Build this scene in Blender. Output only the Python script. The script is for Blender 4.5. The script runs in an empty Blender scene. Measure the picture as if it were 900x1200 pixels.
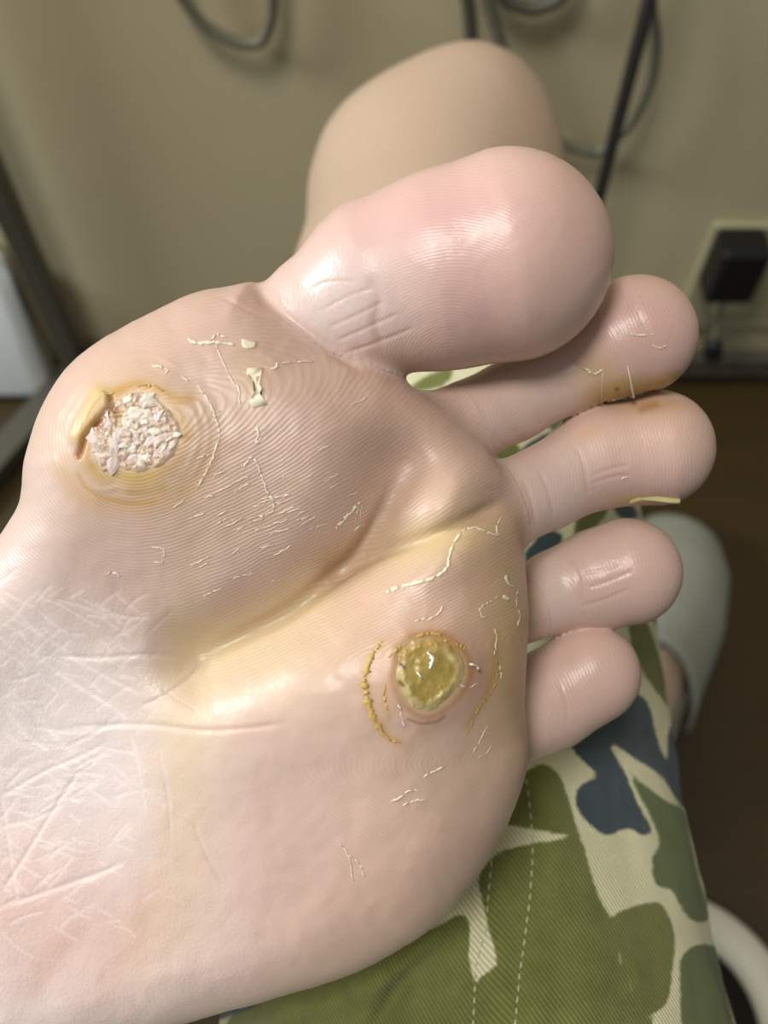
import bpy, bmesh, math, random
import numpy as np
from mathutils import Vector, Matrix
from mathutils.bvhtree import BVHTree

random.seed(7)
scene = bpy.context.scene
COL = scene.collection

# ------------------------------------------------------------------ camera
FPX = 1080.0                      # focal length in pixels of the 900x1200 frame
S = 0.0001315                     # metres per pixel on the sole of the foot
PITCH = math.radians(60)          # looking down
CAM = np.array([0.0, 0.0, 0.75])
RV = np.array([1.0, 0, 0])
FV = np.array([0, math.cos(PITCH), -math.sin(PITCH)])
UV = np.array([0, math.sin(PITCH), math.cos(PITCH)])
cam_d = bpy.data.cameras.new('camera')
cam_d.sensor_fit = 'VERTICAL'
cam_d.sensor_height = 36
cam_d.lens = 36 * FPX / 1200
cam_d.clip_start = 0.005
cam_d.dof.use_dof = True
cam_d.dof.focus_distance = 0.146
cam_d.dof.aperture_fstop = cam_d.lens / 2.0
cam = bpy.data.objects.new('camera', cam_d)
COL.objects.link(cam)
cam.location = CAM
cam.rotation_euler = (math.pi / 2 - PITCH, 0, 0)
scene.camera = cam

# ------------------------------------------------------------------ light
world = bpy.data.worlds.new('world')
scene.world = world
world.use_nodes = True
bg = world.node_tree.nodes['Background']
bg.inputs['Color'].default_value = (0.80, 0.86, 0.86, 1)
bg.inputs['Strength'].default_value = 0.24


def area(name, loc, target, size, power, color):
    d = bpy.data.lights.new(name, 'AREA')
    d.shape = 'DISK'
    d.size = size
    d.energy = power
    d.color = color
    o = bpy.data.objects.new(name, d)
    COL.objects.link(o)
    o.location = loc
    o.rotation_euler = (Vector(target) - Vector(loc)).to_track_quat('-Z', 'Y').to_euler()
    return o


area('ceiling_lamp_light', (-0.5, -0.25, 2.35), (0, 0.1, 0.6), 0.5, 22, (1.0, 0.97, 0.92))
area('window_light', (-1.62, 0.25, 1.42), (0, 0.1, 0.6), 0.55, 28, (0.86, 0.95, 1.0))

vs = scene.view_settings
vs.view_transform = 'Standard'
vs.look = 'None'
vs.gamma = 1
vs.use_curve_mapping = False
vs.exposure = 0.0


# ------------------------------------------------------------------ helpers
def loc2w(P):
    """camera-aligned pixel units (x right, y up, z towards the viewer, 0 on the sole) to metres"""
    P = np.asarray(P, float)
    return CAM + S * (P[..., 0:1] * RV + P[..., 1:2] * UV + (FPX - P[..., 2:3]) * FV)


def w2loc(p):
    q = (np.asarray(p, float) - CAM) / S
    return np.stack([q @ RV, q @ UV, FPX - q @ FV], -1)


def sp(xs, ys, z):
    k = (FPX - z) / FPX
    return np.array([(xs - 450) * k, (600 - ys) * k, z])


def ray(xs, ys):
    return (xs - 450) / FPX * RV + (600 - ys) / FPX * UV + FV


def on_plane(xs, ys, axis, val):
    d = ray(xs, ys)
    return CAM + d * ((val - CAM[axis]) / d[axis])


def srgb(r, g, b):
    c = np.array([r, g, b], float) / 255
    return np.where(c <= 0.04045, c / 12.92, ((c + 0.055) / 1.055) ** 2.4)


def lin4(r, g, b):
    return tuple(srgb(r, g, b)) + (1.0,)


def vnoise(x, y, seed=0):
    xi = np.floor(x).astype(np.int64)
    yi = np.floor(y).astype(np.int64)
    xf = x - xi
    yf = y - yi

    def h(a, b):
        n = (a * 374761393 + b * 668265263 + seed * 982451653) & 0xffffffff
        n = ((n ^ (n >> 13)) * 1274126177) & 0xffffffff
        return ((n ^ (n >> 16)) & 0xffff) / 65535.0
    u = xf * xf * (3 - 2 * xf)
    v = yf * yf * (3 - 2 * yf)
    a = h(xi, yi) * (1 - u) + h(xi + 1, yi) * u
    b = h(xi, yi + 1) * (1 - u) + h(xi + 1, yi + 1) * u
    return (a * (1 - v) + b * v) * 2 - 1


def fbm(x, y, seed=0, n=3):
    s = 0
    a = 1.0
    for i in range(n):
        s = s + a * vnoise(x * 2 ** i + 17.3 * i, y * 2 ** i - 9.1 * i, seed + i)
        a *= 0.5
    return s / 1.75


def sstep(a, b, x):
    t = np.clip((x - a) / (b - a), 0, 1)
    return t * t * (3 - 2 * t)


def dline(x, y, pts):
    """distance to a polyline, and the running share 0..1 of the nearest point"""
    best = np.full(x.shape, 1e9)
    par = np.zeros(x.shape)
    n = len(pts) - 1
    for i in range(n):
        ax, ay = pts[i]
        bx, by = pts[i + 1]
        dx, dy = bx - ax, by - ay
        t = np.clip(((x - ax) * dx + (y - ay) * dy) / (dx * dx + dy * dy + 1e-9), 0, 1)
        d = np.hypot(x - ax - t * dx, y - ay - t * dy)
        m = d < best
        best = np.where(m, d, best)
        par = np.where(m, (i + t) / n, par)
    return best, par


def polysdf(x, y, pts):
    """signed distance to a closed polygon, negative inside"""
    d, _ = dline(x, y, list(pts) + [pts[0]])
    ins = np.zeros(x.shape, bool)
    n = len(pts)
    for i in range(n):
        ax, ay = pts[i]
        bx, by = pts[(i + 1) % n]
        c = (ay > y) != (by > y)
        with np.errstate(divide='ignore', invalid='ignore'):
            xx = (bx - ax) * (y - ay) / (by - ay if by != ay else 1e-9) + ax
        ins ^= c & (x < xx)
    return np.where(ins, -d, d)


def spline(pts, n=8):
    """Catmull-Rom through the points"""
    P = [np.array(p, float) for p in pts]
    P = [2 * P[0] - P[1]] + P + [2 * P[-1] - P[-2]]
    out = []
    for i in range(1, len(P) - 2):
        for k in range(n):
            t = k / n
            a, b, c, d = P[i - 1], P[i], P[i + 1], P[i + 2]
            out.append(0.5 * ((2 * b) + (c - a) * t + (2 * a - 5 * b + 4 * c - d) * t * t + (3 * b - a - 3 * c + d) * t ** 3))
    out.append(P[-2])
    return out


def mesh_obj(name, verts, faces, mat, parent=None, smooth=True):
    me = bpy.data.meshes.new(name)
    me.from_pydata([tuple(v) for v in verts], [], faces)
    me.update()
    if smooth:
        me.polygons.foreach_set('use_smooth', [True] * len(me.polygons))
    if mat:
        me.materials.append(mat)
    o = bpy.data.objects.new(name, me)
    COL.objects.link(o)
    if parent:
        o.parent = parent
    return o


def bm_obj(name, bm, mat, parent=None, smooth=True):
    bmesh.ops.recalc_face_normals(bm, faces=bm.faces)
    me = bpy.data.meshes.new(name)
    bm.to_mesh(me)
    bm.free()
    if smooth:
        me.polygons.foreach_set('use_smooth', [True] * len(me.polygons))
    me.materials.append(mat)
    o = bpy.data.objects.new(name, me)
    COL.objects.link(o)
    if parent:
        o.parent = parent
    return o


def box(name, c, dims, mat, parent=None, bev=0.003, seg=3):
    bm = bmesh.new()
    bmesh.ops.create_cube(bm, size=1)
    bmesh.ops.scale(bm, vec=dims, verts=bm.verts)
    if bev:
        bmesh.ops.bevel(bm, geom=list(bm.edges), offset=bev, segments=seg, affect='EDGES', profile=0.5)
    bmesh.ops.translate(bm, vec=c, verts=bm.verts)
    o = bm_obj(name, bm, mat, parent, smooth=False)
    return o


def tube(name, pts, r, mat, parent=None, n=10):
    """a swept round bar through world points; r number or list"""
    P = [Vector(p) for p in pts]
    verts, faces = [], []
    up = Vector((0.13, 0.31, 0.94)).normalized()
    N = len(P)
    for i, p in enumerate(P):
        t = (P[min(i + 1, N - 1)] - P[max(i - 1, 0)]).normalized()
        a = t.cross(up)
        if a.length < 0.1:
            a = t.cross(Vector((1, 0, 0)))
        a.normalize()
        b = t.cross(a)
        rr = r[i] if isinstance(r, (list, tuple)) else r
        for k in range(n):
            w = 2 * math.pi * k / n
            verts.append(p + a * rr * math.cos(w) + b * rr * math.sin(w))
    for i in range(N - 1):
        for k in range(n):
            k2 = (k + 1) % n
            faces.append((i * n + k, i * n + k2, (i + 1) * n + k2, (i + 1) * n + k))
    faces.append(tuple(range(n))[::-1])
    faces.append(tuple(range((N - 1) * n, N * n)))
    return mesh_obj(name, verts, faces, mat, parent)


def tag(o, label=None, cat=None, group=None, kind=None):
    if label:
        o['label'] = label
    if cat:
        o['category'] = cat
    if group:
        o['group'] = group
    if kind:
        o['kind'] = kind
    return o


def empty(name, loc=(0, 0, 0)):
    o = bpy.data.objects.new(name, None)
    COL.objects.link(o)
    o.location = loc
    return o


def keep_parent(o, p):
    o.parent = p
    o.matrix_parent_inverse = Matrix.Translation(Vector(p.location)).inverted()
    return o


# ------------------------------------------------------------------ materials
class NT:
    def __init__(self, name):
        self.m = bpy.data.materials.new(name)
        self.m.use_nodes = True
        self.t = self.m.node_tree
        self.b = self.t.nodes['Principled BSDF']

    def n(self, kind, **kw):
        nd = self.t.nodes.new(kind)
        for k, v in kw.items():
            if k.startswith('_'):
                setattr(nd, k[1:], v)
            else:
                key = k.replace('__', ' ')
                nd.inputs[int(key[1:]) if key[0] == 'i' and key[1:].isdigit() else key].default_value = v
        return nd

    def l(self, a, b):
        self.t.links.new(a, b)

    def math(self, op, a, b=None):
        nd = self.t.nodes.new('ShaderNodeMath')
        nd.operation = op
        for i, v in enumerate((a, b)):
            if v is None:
                continue
            if isinstance(v, (int, float)):
                nd.inputs[i].default_value = v
            else:
                self.l(v, nd.inputs[i])
        return nd.outputs[0]

    def attr(self, name):
        nd = self.t.nodes.new('ShaderNodeAttribute')
        nd.attribute_name = name
        return nd

    def mix(self, fac, a, b, mode='MIX'):
        nd = self.t.nodes.new('ShaderNodeMix')
        nd.data_type = 'RGBA'
        nd.blend_type = mode
        for sock, v in ((nd.inputs['Factor'], fac), (nd.inputs['A'], a), (nd.inputs['B'], b)):
            if isinstance(v, (int, float, tuple)):
                sock.default_value = v
            else:
                self.l(v, sock)
        return nd.outputs['Result']

    def set(self, **kw):
        for k, v in kw.items():
            self.b.inputs[k.replace('__', ' ')].default_value = v


def simple(name, rgb, rough=0.5, noise=0.0, scale=60, metal=0.0, bump=0.0, **kw):
    g = NT(name)
    g.set(Roughness=rough, Metallic=metal)
    tc = g.n('ShaderNodeTexCoord')
    nz = g.n('ShaderNodeTexNoise', Scale=scale, Detail=4.0)
    g.l(tc.outputs['Object'], nz.inputs['Vector'])
    c = lin4(*rgb)
    dk = tuple(x * (1 - noise) for x in c[:3]) + (1,)
    lt = tuple(min(1, x * (1 + noise)) for x in c[:3]) + (1,)
    g.l(g.mix(nz.outputs['Fac'], dk, lt), g.b.inputs['Base Color'])
    if bump:
        bp = g.n('ShaderNodeBump', Strength=1.0, Distance=bump)
        g.l(nz.outputs['Fac'], bp.inputs['Height'])
        g.l(bp.outputs['Normal'], g.b.inputs['Normal'])
    for k, v in kw.items():
        g.b.inputs[k.replace('__', ' ')].default_value = v
    return g.m


M = {}
M['wall'] = simple('wall_paint', (202, 188, 150), 0.85, 0.04, 9, bump=0.0006)
M['rack'] = simple('rack_steel', (92, 88, 76), 0.45, 0.10, 40, 0.35)
M['black'] = simple('black_plastic', (14, 14, 14), 0.5, 0.1, 50)
M['cable'] = simple('grey_cable', (112, 108, 88), 0.6, 0.08, 50)
M['cable_dark'] = simple('dark_cable', (84, 81, 66), 0.6, 0.08, 50)
M['pole'] = simple('black_pole_paint', (44, 42, 36), 0.5, 0.1, 50)
M['plate'] = simple('outlet_plastic', (176, 168, 134), 0.5, 0.03, 40)
M['white'] = simple('white_plastic', (244, 248, 246), 0.5, 0.03, 30)
M['slipper'] = simple('slipper_cloth', (150, 150, 136), 0.9, 0.06, 400, bump=0.0004)
M['slipper_sole'] = simple('slipper_sole', (150, 150, 140), 0.8, 0.05, 200)
M['rim'] = simple('cream_plastic', (222, 218, 200), 0.5, 0.03, 30)
M['rim_grey'] = simple('grey_plastic', (105, 100, 90), 0.5, 0.05, 30)
M['inside'] = simple('dark_inside', (40, 36, 26), 0.8, 0.1, 30)
M['thread'] = simple('stitch_thread', (196, 192, 160), 0.8, 0.1, 900)
M['nail'] = simple('toenail_yellow', (228, 216, 158), 0.3, 0.08, 900)
M['dark_dot'] = simple('dark_speck', (70, 48, 30), 0.8, 0.1, 900)


def flake_mat(name, rgb, alpha=1.0):
    g = NT(name)
    tc = g.n('ShaderNodeTexCoord')
    nz = g.n('ShaderNodeTexNoise', Scale=2500.0, Detail=3.0)
    g.l(tc.outputs['Object'], nz.inputs['Vector'])
    c = lin4(*rgb)
    g.l(g.mix(nz.outputs['Fac'], tuple(x * 0.8 for x in c[:3]) + (1,), tuple(min(1, x * 1.12) for x in c[:3]) + (1,)), g.b.inputs['Base Color'])
    bp = g.n('ShaderNodeBump', Strength=1.0, Distance=0.00001)
    g.l(nz.outputs['Fac'], bp.inputs['Height'])
    g.l(bp.outputs['Normal'], g.b.inputs['Normal'])
    g.set(Roughness=0.45, Alpha=alpha)
    return g.m


M['flake'] = flake_mat('peeling_skin', (238, 224, 196))
M['flake_pale'] = flake_mat('thin_peeling_skin', (236, 218, 198))
M['flake_ochre'] = flake_mat('yellowed_peeling_skin', (202, 164, 92))
M['crumb'] = flake_mat('white_callus', (236, 224, 208))
M['crumb_pink'] = flake_mat('pinkish_callus', (224, 202, 192))
M['gloss'] = flake_mat('white_scale', (240, 240, 228))

# floor
g = NT('brown_wood_floor')
tc = g.n('ShaderNodeTexCoord')
mp = g.n('ShaderNodeMapping', Scale=(1.2, 9.0, 1.0))
g.l(tc.outputs['Object'], mp.inputs['Vector'])
nz = g.n('ShaderNodeTexNoise', Scale=6.0, Detail=5.0)
g.l(mp.outputs['Vector'], nz.inputs['Vector'])
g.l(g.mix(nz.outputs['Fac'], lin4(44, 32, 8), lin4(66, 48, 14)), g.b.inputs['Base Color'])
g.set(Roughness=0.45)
M['floor'] = g.m

# skin
g = NT('sole_skin')
col = g.attr('col')
tc = g.n('ShaderNodeTexCoord')
n1 = g.n('ShaderNodeTexNoise', Scale=260.0, Detail=4.0)
n2 = g.n('ShaderNodeTexNoise', Scale=2200.0, Detail=2.0)
for nd in (n1, n2):
    g.l(tc.outputs['Object'], nd.inputs['Vector'])
ph = g.attr('phase').outputs['Fac']
jit = g.math('MULTIPLY', g.math('SUBTRACT', n1.outputs['Fac'], 0.5), 7.0)
rs = g.math('SINE', g.math('ADD', ph, jit))
r01 = g.math('MULTIPLY', g.math('ADD', rs, 1.0), 0.5)
ra = g.attr('ridge').outputs['Fac']
wa = g.attr('wrk').outputs['Fac']
vor = g.n('ShaderNodeTexVoronoi', Scale=1050.0, _feature='DISTANCE_TO_EDGE')
g.l(tc.outputs['Object'], vor.inputs['Vector'])
cells = g.math('MINIMUM', g.math('MULTIPLY', vor.outputs['Distance'], 5.0), 1.0)
c1 = g.mix(g.math('MULTIPLY', g.math('SUBTRACT', n1.outputs['Fac'], 0.35), 0.5), col.outputs['Color'],
           g.mix(1.0, col.outputs['Color'], (0.93, 0.80, 0.74, 1), 'MULTIPLY'))
dry = g.math('MULTIPLY', g.math('MULTIPLY', g.math('POWER', r01, 3.0), ra), g.math('MULTIPLY', n1.outputs['Fac'], 0.42))
c2 = g.mix(dry, c1, (0.92, 0.80, 0.60, 1))
g.l(c2, g.b.inputs['Base Color'])
h = g.math('ADD', g.math('MULTIPLY', r01, ra), g.math('MULTIPLY', g.math('MULTIPLY', cells, wa), 0.5))
h = g.math('ADD', h, g.math('MULTIPLY', n2.outputs['Fac'], 0.5))
bp = g.n('ShaderNodeBump', Strength=1.0, Distance=0.00004)
g.l(h, bp.inputs['Height'])
g.l(bp.outputs['Normal'], g.b.inputs['Normal'])
rg = g.math('SUBTRACT', g.math('ADD', g.math('MULTIPLY', n1.outputs['Fac'], 0.14), 0.325), g.math('MULTIPLY', g.attr('gloss').outputs['Fac'], 0.10))
g.l(rg, g.b.inputs['Roughness'])
g.set(Subsurface__Weight=0.18, Subsurface__Radius=(1.0, 0.5, 0.32), Subsurface__Scale=0.0025, Specular__IOR__Level=0.5)
M['skin'] = g.m

# printed twill
g = NT('camouflage_twill')
wu = g.attr('wu').outputs['Fac']
wv = g.attr('wv').outputs['Fac']
tc = g.n('ShaderNodeTexCoord')
nb = g.n('ShaderNodeTexNoise', Scale=190.0, Detail=7.0, Roughness=0.7)
nf = g.n('ShaderNodeTexNoise', Scale=900.0, Detail=3.0)
for nd in (nb, nf):
    g.l(tc.outputs['Object'], nd.inputs['Vector'])


def inside(attr, w=2.2):
    mr = g.n('ShaderNodeMapRange', _interpolation_type='SMOOTHSTEP')
    mr.inputs['From Min'].default_value = w
    mr.inputs['From Max'].default_value = -w
    wob = g.math('MULTIPLY', g.math('SUBTRACT', nf.outputs['Fac'], 0.5), 5.0)
    g.l(g.math('ADD', g.attr(attr).outputs['Fac'], wob), mr.inputs['Value'])
    return mr.outputs['Result']


cream = g.mix(nb.outputs['Fac'], lin4(232, 226, 184), lin4(244, 240, 204))
green = g.mix(nb.outputs['Fac'], lin4(100, 104, 50), lin4(148, 150, 88))
green2 = g.mix(nb.outputs['Fac'], lin4(92, 106, 62), lin4(128, 138, 92))
navy = g.mix(nb.outputs['Fac'], lin4(46, 60, 68), lin4(86, 100, 108))
c = g.mix(inside('green'), cream, green)
c = g.mix(inside('sage'), c, green2)
c = g.mix(inside('navy'), c, navy)
tw = g.math('SINE', g.math('ADD', g.math('ADD', g.math('MULTIPLY', wu, -4.2), g.math('MULTIPLY', wv, 6.4)), g.math('MULTIPLY', nf.outputs['Fac'], 1.5)))
t01 = g.math('MULTIPLY', g.math('ADD', tw, 1.0), 0.5)
c = g.mix(g.math('MULTIPLY', t01, 0.58), c, g.mix(1.0, c, (0.42, 0.42, 0.36, 1), 'MULTIPLY'))
g.l(c, g.b.inputs['Base Color'])
bp = g.n('ShaderNodeBump', Strength=0.8, Distance=0.00022)
g.l(g.math('SUBTRACT', g.math('MULTIPLY', nf.outputs['Fac'], 0.5), t01), bp.inputs['Height'])
g.l(bp.outputs['Normal'], g.b.inputs['Normal'])
g.set(Roughness=0.85, Sheen__Weight=0.15, Specular__IOR__Level=0.2)
M['camo'] = g.m

# ------------------------------------------------------------------ the setting
WALL_Y = 0.606
bm = bmesh.new()
bmesh.ops.create_cube(bm, size=1)
bmesh.ops.scale(bm, vec=(5, 3.6, 0.1), verts=bm.verts)
bmesh.ops.translate(bm, vec=(0, WALL_Y - 1.7, -0.05), verts=bm.verts)
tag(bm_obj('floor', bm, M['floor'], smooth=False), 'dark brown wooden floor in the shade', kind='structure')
bm = bmesh.new()
bmesh.ops.create_cube(bm, size=1)
bmesh.ops.scale(bm, vec=(5, 0.1, 2.5), verts=bm.verts)
bmesh.ops.translate(bm, vec=(0, WALL_Y + 0.05, 1.25), verts=bm.verts)
tag(bm_obj('wall_back', bm, M['wall'], smooth=False), 'olive beige painted wall behind the knee', kind='structure')

# ------------------------------------------------------------------ foot and legs: one field, one skin
def axis(lo, a, b, hi, h, g=1.28, mx=95):
    mid = list(np.arange(a, b + h * 0.5, h))
    out, s, x = [], h, mid[-1]
    while x < hi:
        s = min(s * g, mx)
        x += s
        out.append(x)
    pre, s, x = [], h, mid[0]
    while x > lo:
        s = min(s * g, mx)
        x -= s
        pre.append(x)
    return np.array(pre[::-1] + mid + out, np.float32)


H = 4.0
AX = axis(-3300, -470, 425, 520, H)
AY = axis(-1900, -640, 470, 560, H)
AZ = axis(-1900, -330, 130, 300, H)


def sl(lo, hi, x0=0, x1=10 ** 6):
    out = []
    for ax, a, b in zip((AX, AY, AZ), lo, hi):
        i0 = max(0, int(np.searchsorted(ax, a)) - 1)
        i1 = min(len(ax), int(np.searchsorted(ax, b)) + 1)
        out.append(slice(i0, i1))
    out[0] = slice(max(out[0].start, x0), min(out[0].stop, x1))
    return tuple(out)


def grid(s):
    return AX[s[0]][:, None, None], AY[s[1]][None, :, None], AZ[s[2]][None, None, :]


def smin(a, b, k):
    h_ = np.clip(0.5 + 0.5 * (b - a) / k, 0, 1)
    return b * (1 - h_) + a * h_ - k * h_ * (1 - h_)


def cone(s, a, b, r1, r2, zs=1.0):
    X, Y, Z = grid(s)
    d = [float(q) for q in (b - a)]
    a = [float(q) for q in a]
    r1, r2 = float(r1), float(r2)
    dz = d[2] / zs
    L = d[0] ** 2 + d[1] ** 2 + dz ** 2 + 1e-6
    zz = (Z - a[2]) / zs
    t = np.clip(((X - a[0]) * d[0] + (Y - a[1]) * d[1] + zz * dz) / L, 0, 1)
    t = t.astype(np.float32)
    q = np.sqrt((X - a[0] - t * d[0]) ** 2 + (Y - a[1] - t * d[1]) ** 2 + (zz - t * dz) ** 2)
    return (q - (r1 + (r2 - r1) * t)).astype(np.float32)


ZC = -115.0
foot_poly = [(300, 338), (240, 350), (190, 374), (140, 403), (97, 438), (68, 483), (50, 540), (42, 585), (18, 620),
             (-10, 650), (-80, 712), (-200, 795), (-330, 885), (-480, 1000), (-640, 1130), (-790, 1260), (-860, 1400),
             (-820, 1510), (-700, 1570), (-500, 1530), (-300, 1420), (-100, 1306), (60, 1236), (180, 1195), (300, 1160),
             (400, 1130), (470, 1095), (527, 1053), (568, 995), (598, 935), (616, 880), (610, 820), (614, 740),
             (614, 680), (610, 640), (598, 590), (577, 540), (530, 490), (470, 448), (430, 428), (380, 400), (340, 365)]
pl = [tuple(sp(x, y, ZC)[:2]) for x, y in spline(foot_poly + [foot_poly[0]], 3)[:-1]]
s0 = sl((-2100, -1500, -420), (330, 470, 200))
GX, GY = np.meshgrid(AX[s0[0]].astype(float), AY[s0[1]].astype(float), indexing='ij')
d2 = polysdf(GX, GY, pl)
# screen position of the grid columns on the sole surface
SX = 450 + GX
SY = 600 - GY


def ga(cx, cy, sx, sy=None, rot=0.0, X=None, Y=None):
    X = SX if X is None else X
    Y = SY if Y is None else Y
    sy = sx if sy is None else sy
    c_, s_ = math.cos(math.radians(rot)), math.sin(math.radians(rot))
    u = (X - cx) * c_ + (Y - cy) * s_
    v = -(X - cx) * s_ + (Y - cy) * c_
    return np.exp(-0.5 * ((u / sx) ** 2 + (v / sy) ** 2))


crease1 = spline([(236, 770), (290, 742), (340, 716), (385, 680), (425, 640), (452, 596), (468, 552)], 4)
crease2 = spline([(398, 668), (450, 646), (510, 626), (556, 606), (592, 586)], 4)
dc1, _ = dline(SX, SY, crease1)
dc2, _ = dline(SX, SY, crease2)
bump = (48 * ga(170, 520, 150, 130) + 24 * ga(380, 520, 90, 90) + 26 * ga(525, 620, 60, 40, -25) + 44 * ga(480, 800, 110, 95)
        + 18 * ga(380, 960, 150, 120) - 26 * ga(60, 860, 170, 120, -30) - 14 * ga(560, 880, 60, 45, -60) + 14 * ga(500, 960, 70, 60)
        + 22 * ga(320, 830, 110, 60, -25)
        - 46 * np.exp(-(dc1 / 44) ** 2) - 20 * np.exp(-(dc2 / 26) ** 2)
        - 30 * sstep(120, -600, SX))
half = 122 + 60 * sstep(150, -500, SX)
Rr = 112.0
slab_z = (ZC + bump * 0.55 - 40 * sstep(150, -600, SX)).astype(np.float32)
slab_h = (half + bump * 0.45 - Rr).astype(np.float32)
slab_w = (d2 + Rr).astype(np.float32)


def add(chain, k, zs, pad, x0, x1):
    P = np.array([c[:3] for c in chain])
    r = np.array([c[3] for c in chain])
    m = r.max() + pad + k
    s = sl(P.min(0) - m, P.max(0) + m, x0, x1)
    if s[0].stop <= s[0].start:
        return None, None
    t = None
    for i in range(len(chain) - 1):
        c_ = cone(s, P[i], P[i + 1], r[i], r[i + 1], zs)
        t = c_ if t is None else smin(t, c_, 14)
    return s, t


# rest of the crossed leg, then pelvis and the other leg
ANK_L = np.array([-1010.0, -640.0, -330.0])


def wp(x, y, z, r):
    return tuple(w2loc((x, y, z))) + (r / S,)


legs = [
    ([(-980, -600, -220, 230), (-1250, -760, -230, 215)], 160),
    ([tuple(ANK_L) + (265,), wp(-0.30, 0.10, 0.54, 0.052), wp(-0.42, 0.17, 0.50, 0.058)], 120),
    ([wp(-0.42, 0.17, 0.50, 0.060), wp(-0.20, -0.06, 0.49, 0.074), wp(-0.08, -0.24, 0.48, 0.085)], 120),
    ([wp(-0.08, -0.25, 0.49, 0.10), wp(0.07, -0.26, 0.48, 0.075)], 200),
    ([wp(0.070, -0.24, 0.47, 0.070), wp(0.020, 0.0, 0.474, 0.050), wp(0.016, 0.14, 0.472, 0.052), wp(0.015, 0.225, 0.470, 0.061), wp(0.022, 0.325, 0.464, 0.050)], 200),
    ([wp(0.012, 0.330, 0.470, 0.040), wp(0.038, 0.352, 0.479, 0.037)], 160),
    ([wp(0.030, 0.325, 0.455, 0.046), wp(0.085, 0.275, 0.30, 0.048), wp(0.143, 0.225, 0.15, 0.034), wp(0.168, 0.195, 0.085, 0.031)], 200),
    ([wp(0.170, 0.168, 0.043, 0.029), wp(0.203, 0.245, 0.050, 0.032), wp(0.244, 0.335, 0.034, 0.026), wp(0.260, 0.375, 0.030, 0.020)], 120),
]


def tc_(x, y, z, r):
    k = (FPX - z) / FPX
    return tuple(sp(x, y, z)) + (r * k,)


toes = [
    ([tc_(312, 418, -104, 64), tc_(385, 373, -90, 78), tc_(450, 336, -78, 102), tc_(520, 318, -66, 113), tc_(594, 301, -60, 123)], 20, 0.88),
    ([tc_(505, 515, -125, 52), tc_(600, 470, -160, 46), tc_(672, 437, -168, 43), tc_(724, 404, -150, 60), tc_(746, 393, -148, 70)], 26, 0.92),
    ([tc_(545, 612, -120, 56), tc_(640, 571, -165, 48), tc_(705, 535, -192, 59), tc_(768, 525, -196, 68)], 26, 0.95),
    ([tc_(590, 720, -190, 42), tc_(655, 692, -222, 47), tc_(700, 679, -218, 57), tc_(735, 670, -214, 63)], 16, 0.95),
    ([tc_(575, 860, -170, 50), tc_(640, 822, -212, 56), tc_(692, 789, -214, 58)], 18, 0.95),
]
def build_field(limbs, foot):
    f = np.full((len(AX), len(AY), len(AZ)), 400.0, np.float32)
    for x0 in range(0, len(AX), 24):
        x1 = min(len(AX), x0 + 24)
        fb = np.full((x1 - x0, len(AY), len(AZ)), 400.0, np.float32)
        a0, a1 = (max(x0, s0[0].start), min(x1, s0[0].stop)) if foot else (0, 0)
        if foot and a1 > a0:
            q = slice(a0 - s0[0].start, a1 - s0[0].start)
            zz = np.abs(AZ[s0[2]][None, None, :] - slab_z[q][:, :, None]) - slab_h[q][:, :, None]
            wx = slab_w[q][:, :, None]
            fb[a0 - x0:a1 - x0, s0[1], s0[2]] = np.sqrt(np.maximum(wx, 0) ** 2 + np.maximum(zz, 0) ** 2) - Rr + np.minimum(np.maximum(wx, zz), 0)
        for chain, k in limbs:
            s, t = add(chain, k, 1.0, 60, x0, x1)
            if s:
                r = (slice(s[0].start - x0, s[0].stop - x0), s[1], s[2])
                fb[r] = smin(fb[r], t, float(k))
        fc = fb.copy()
        for chain, k, zs in (toes if foot else []):
            s, t = add(chain, k, zs, 24, x0, x1)
            if s:
                r = (slice(s[0].start - x0, s[0].stop - x0), s[1], s[2])
                fc[r] = np.minimum(fc[r], smin(fb[r], t, float(k)))
        f[x0:x1] = fc
    return f


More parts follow.
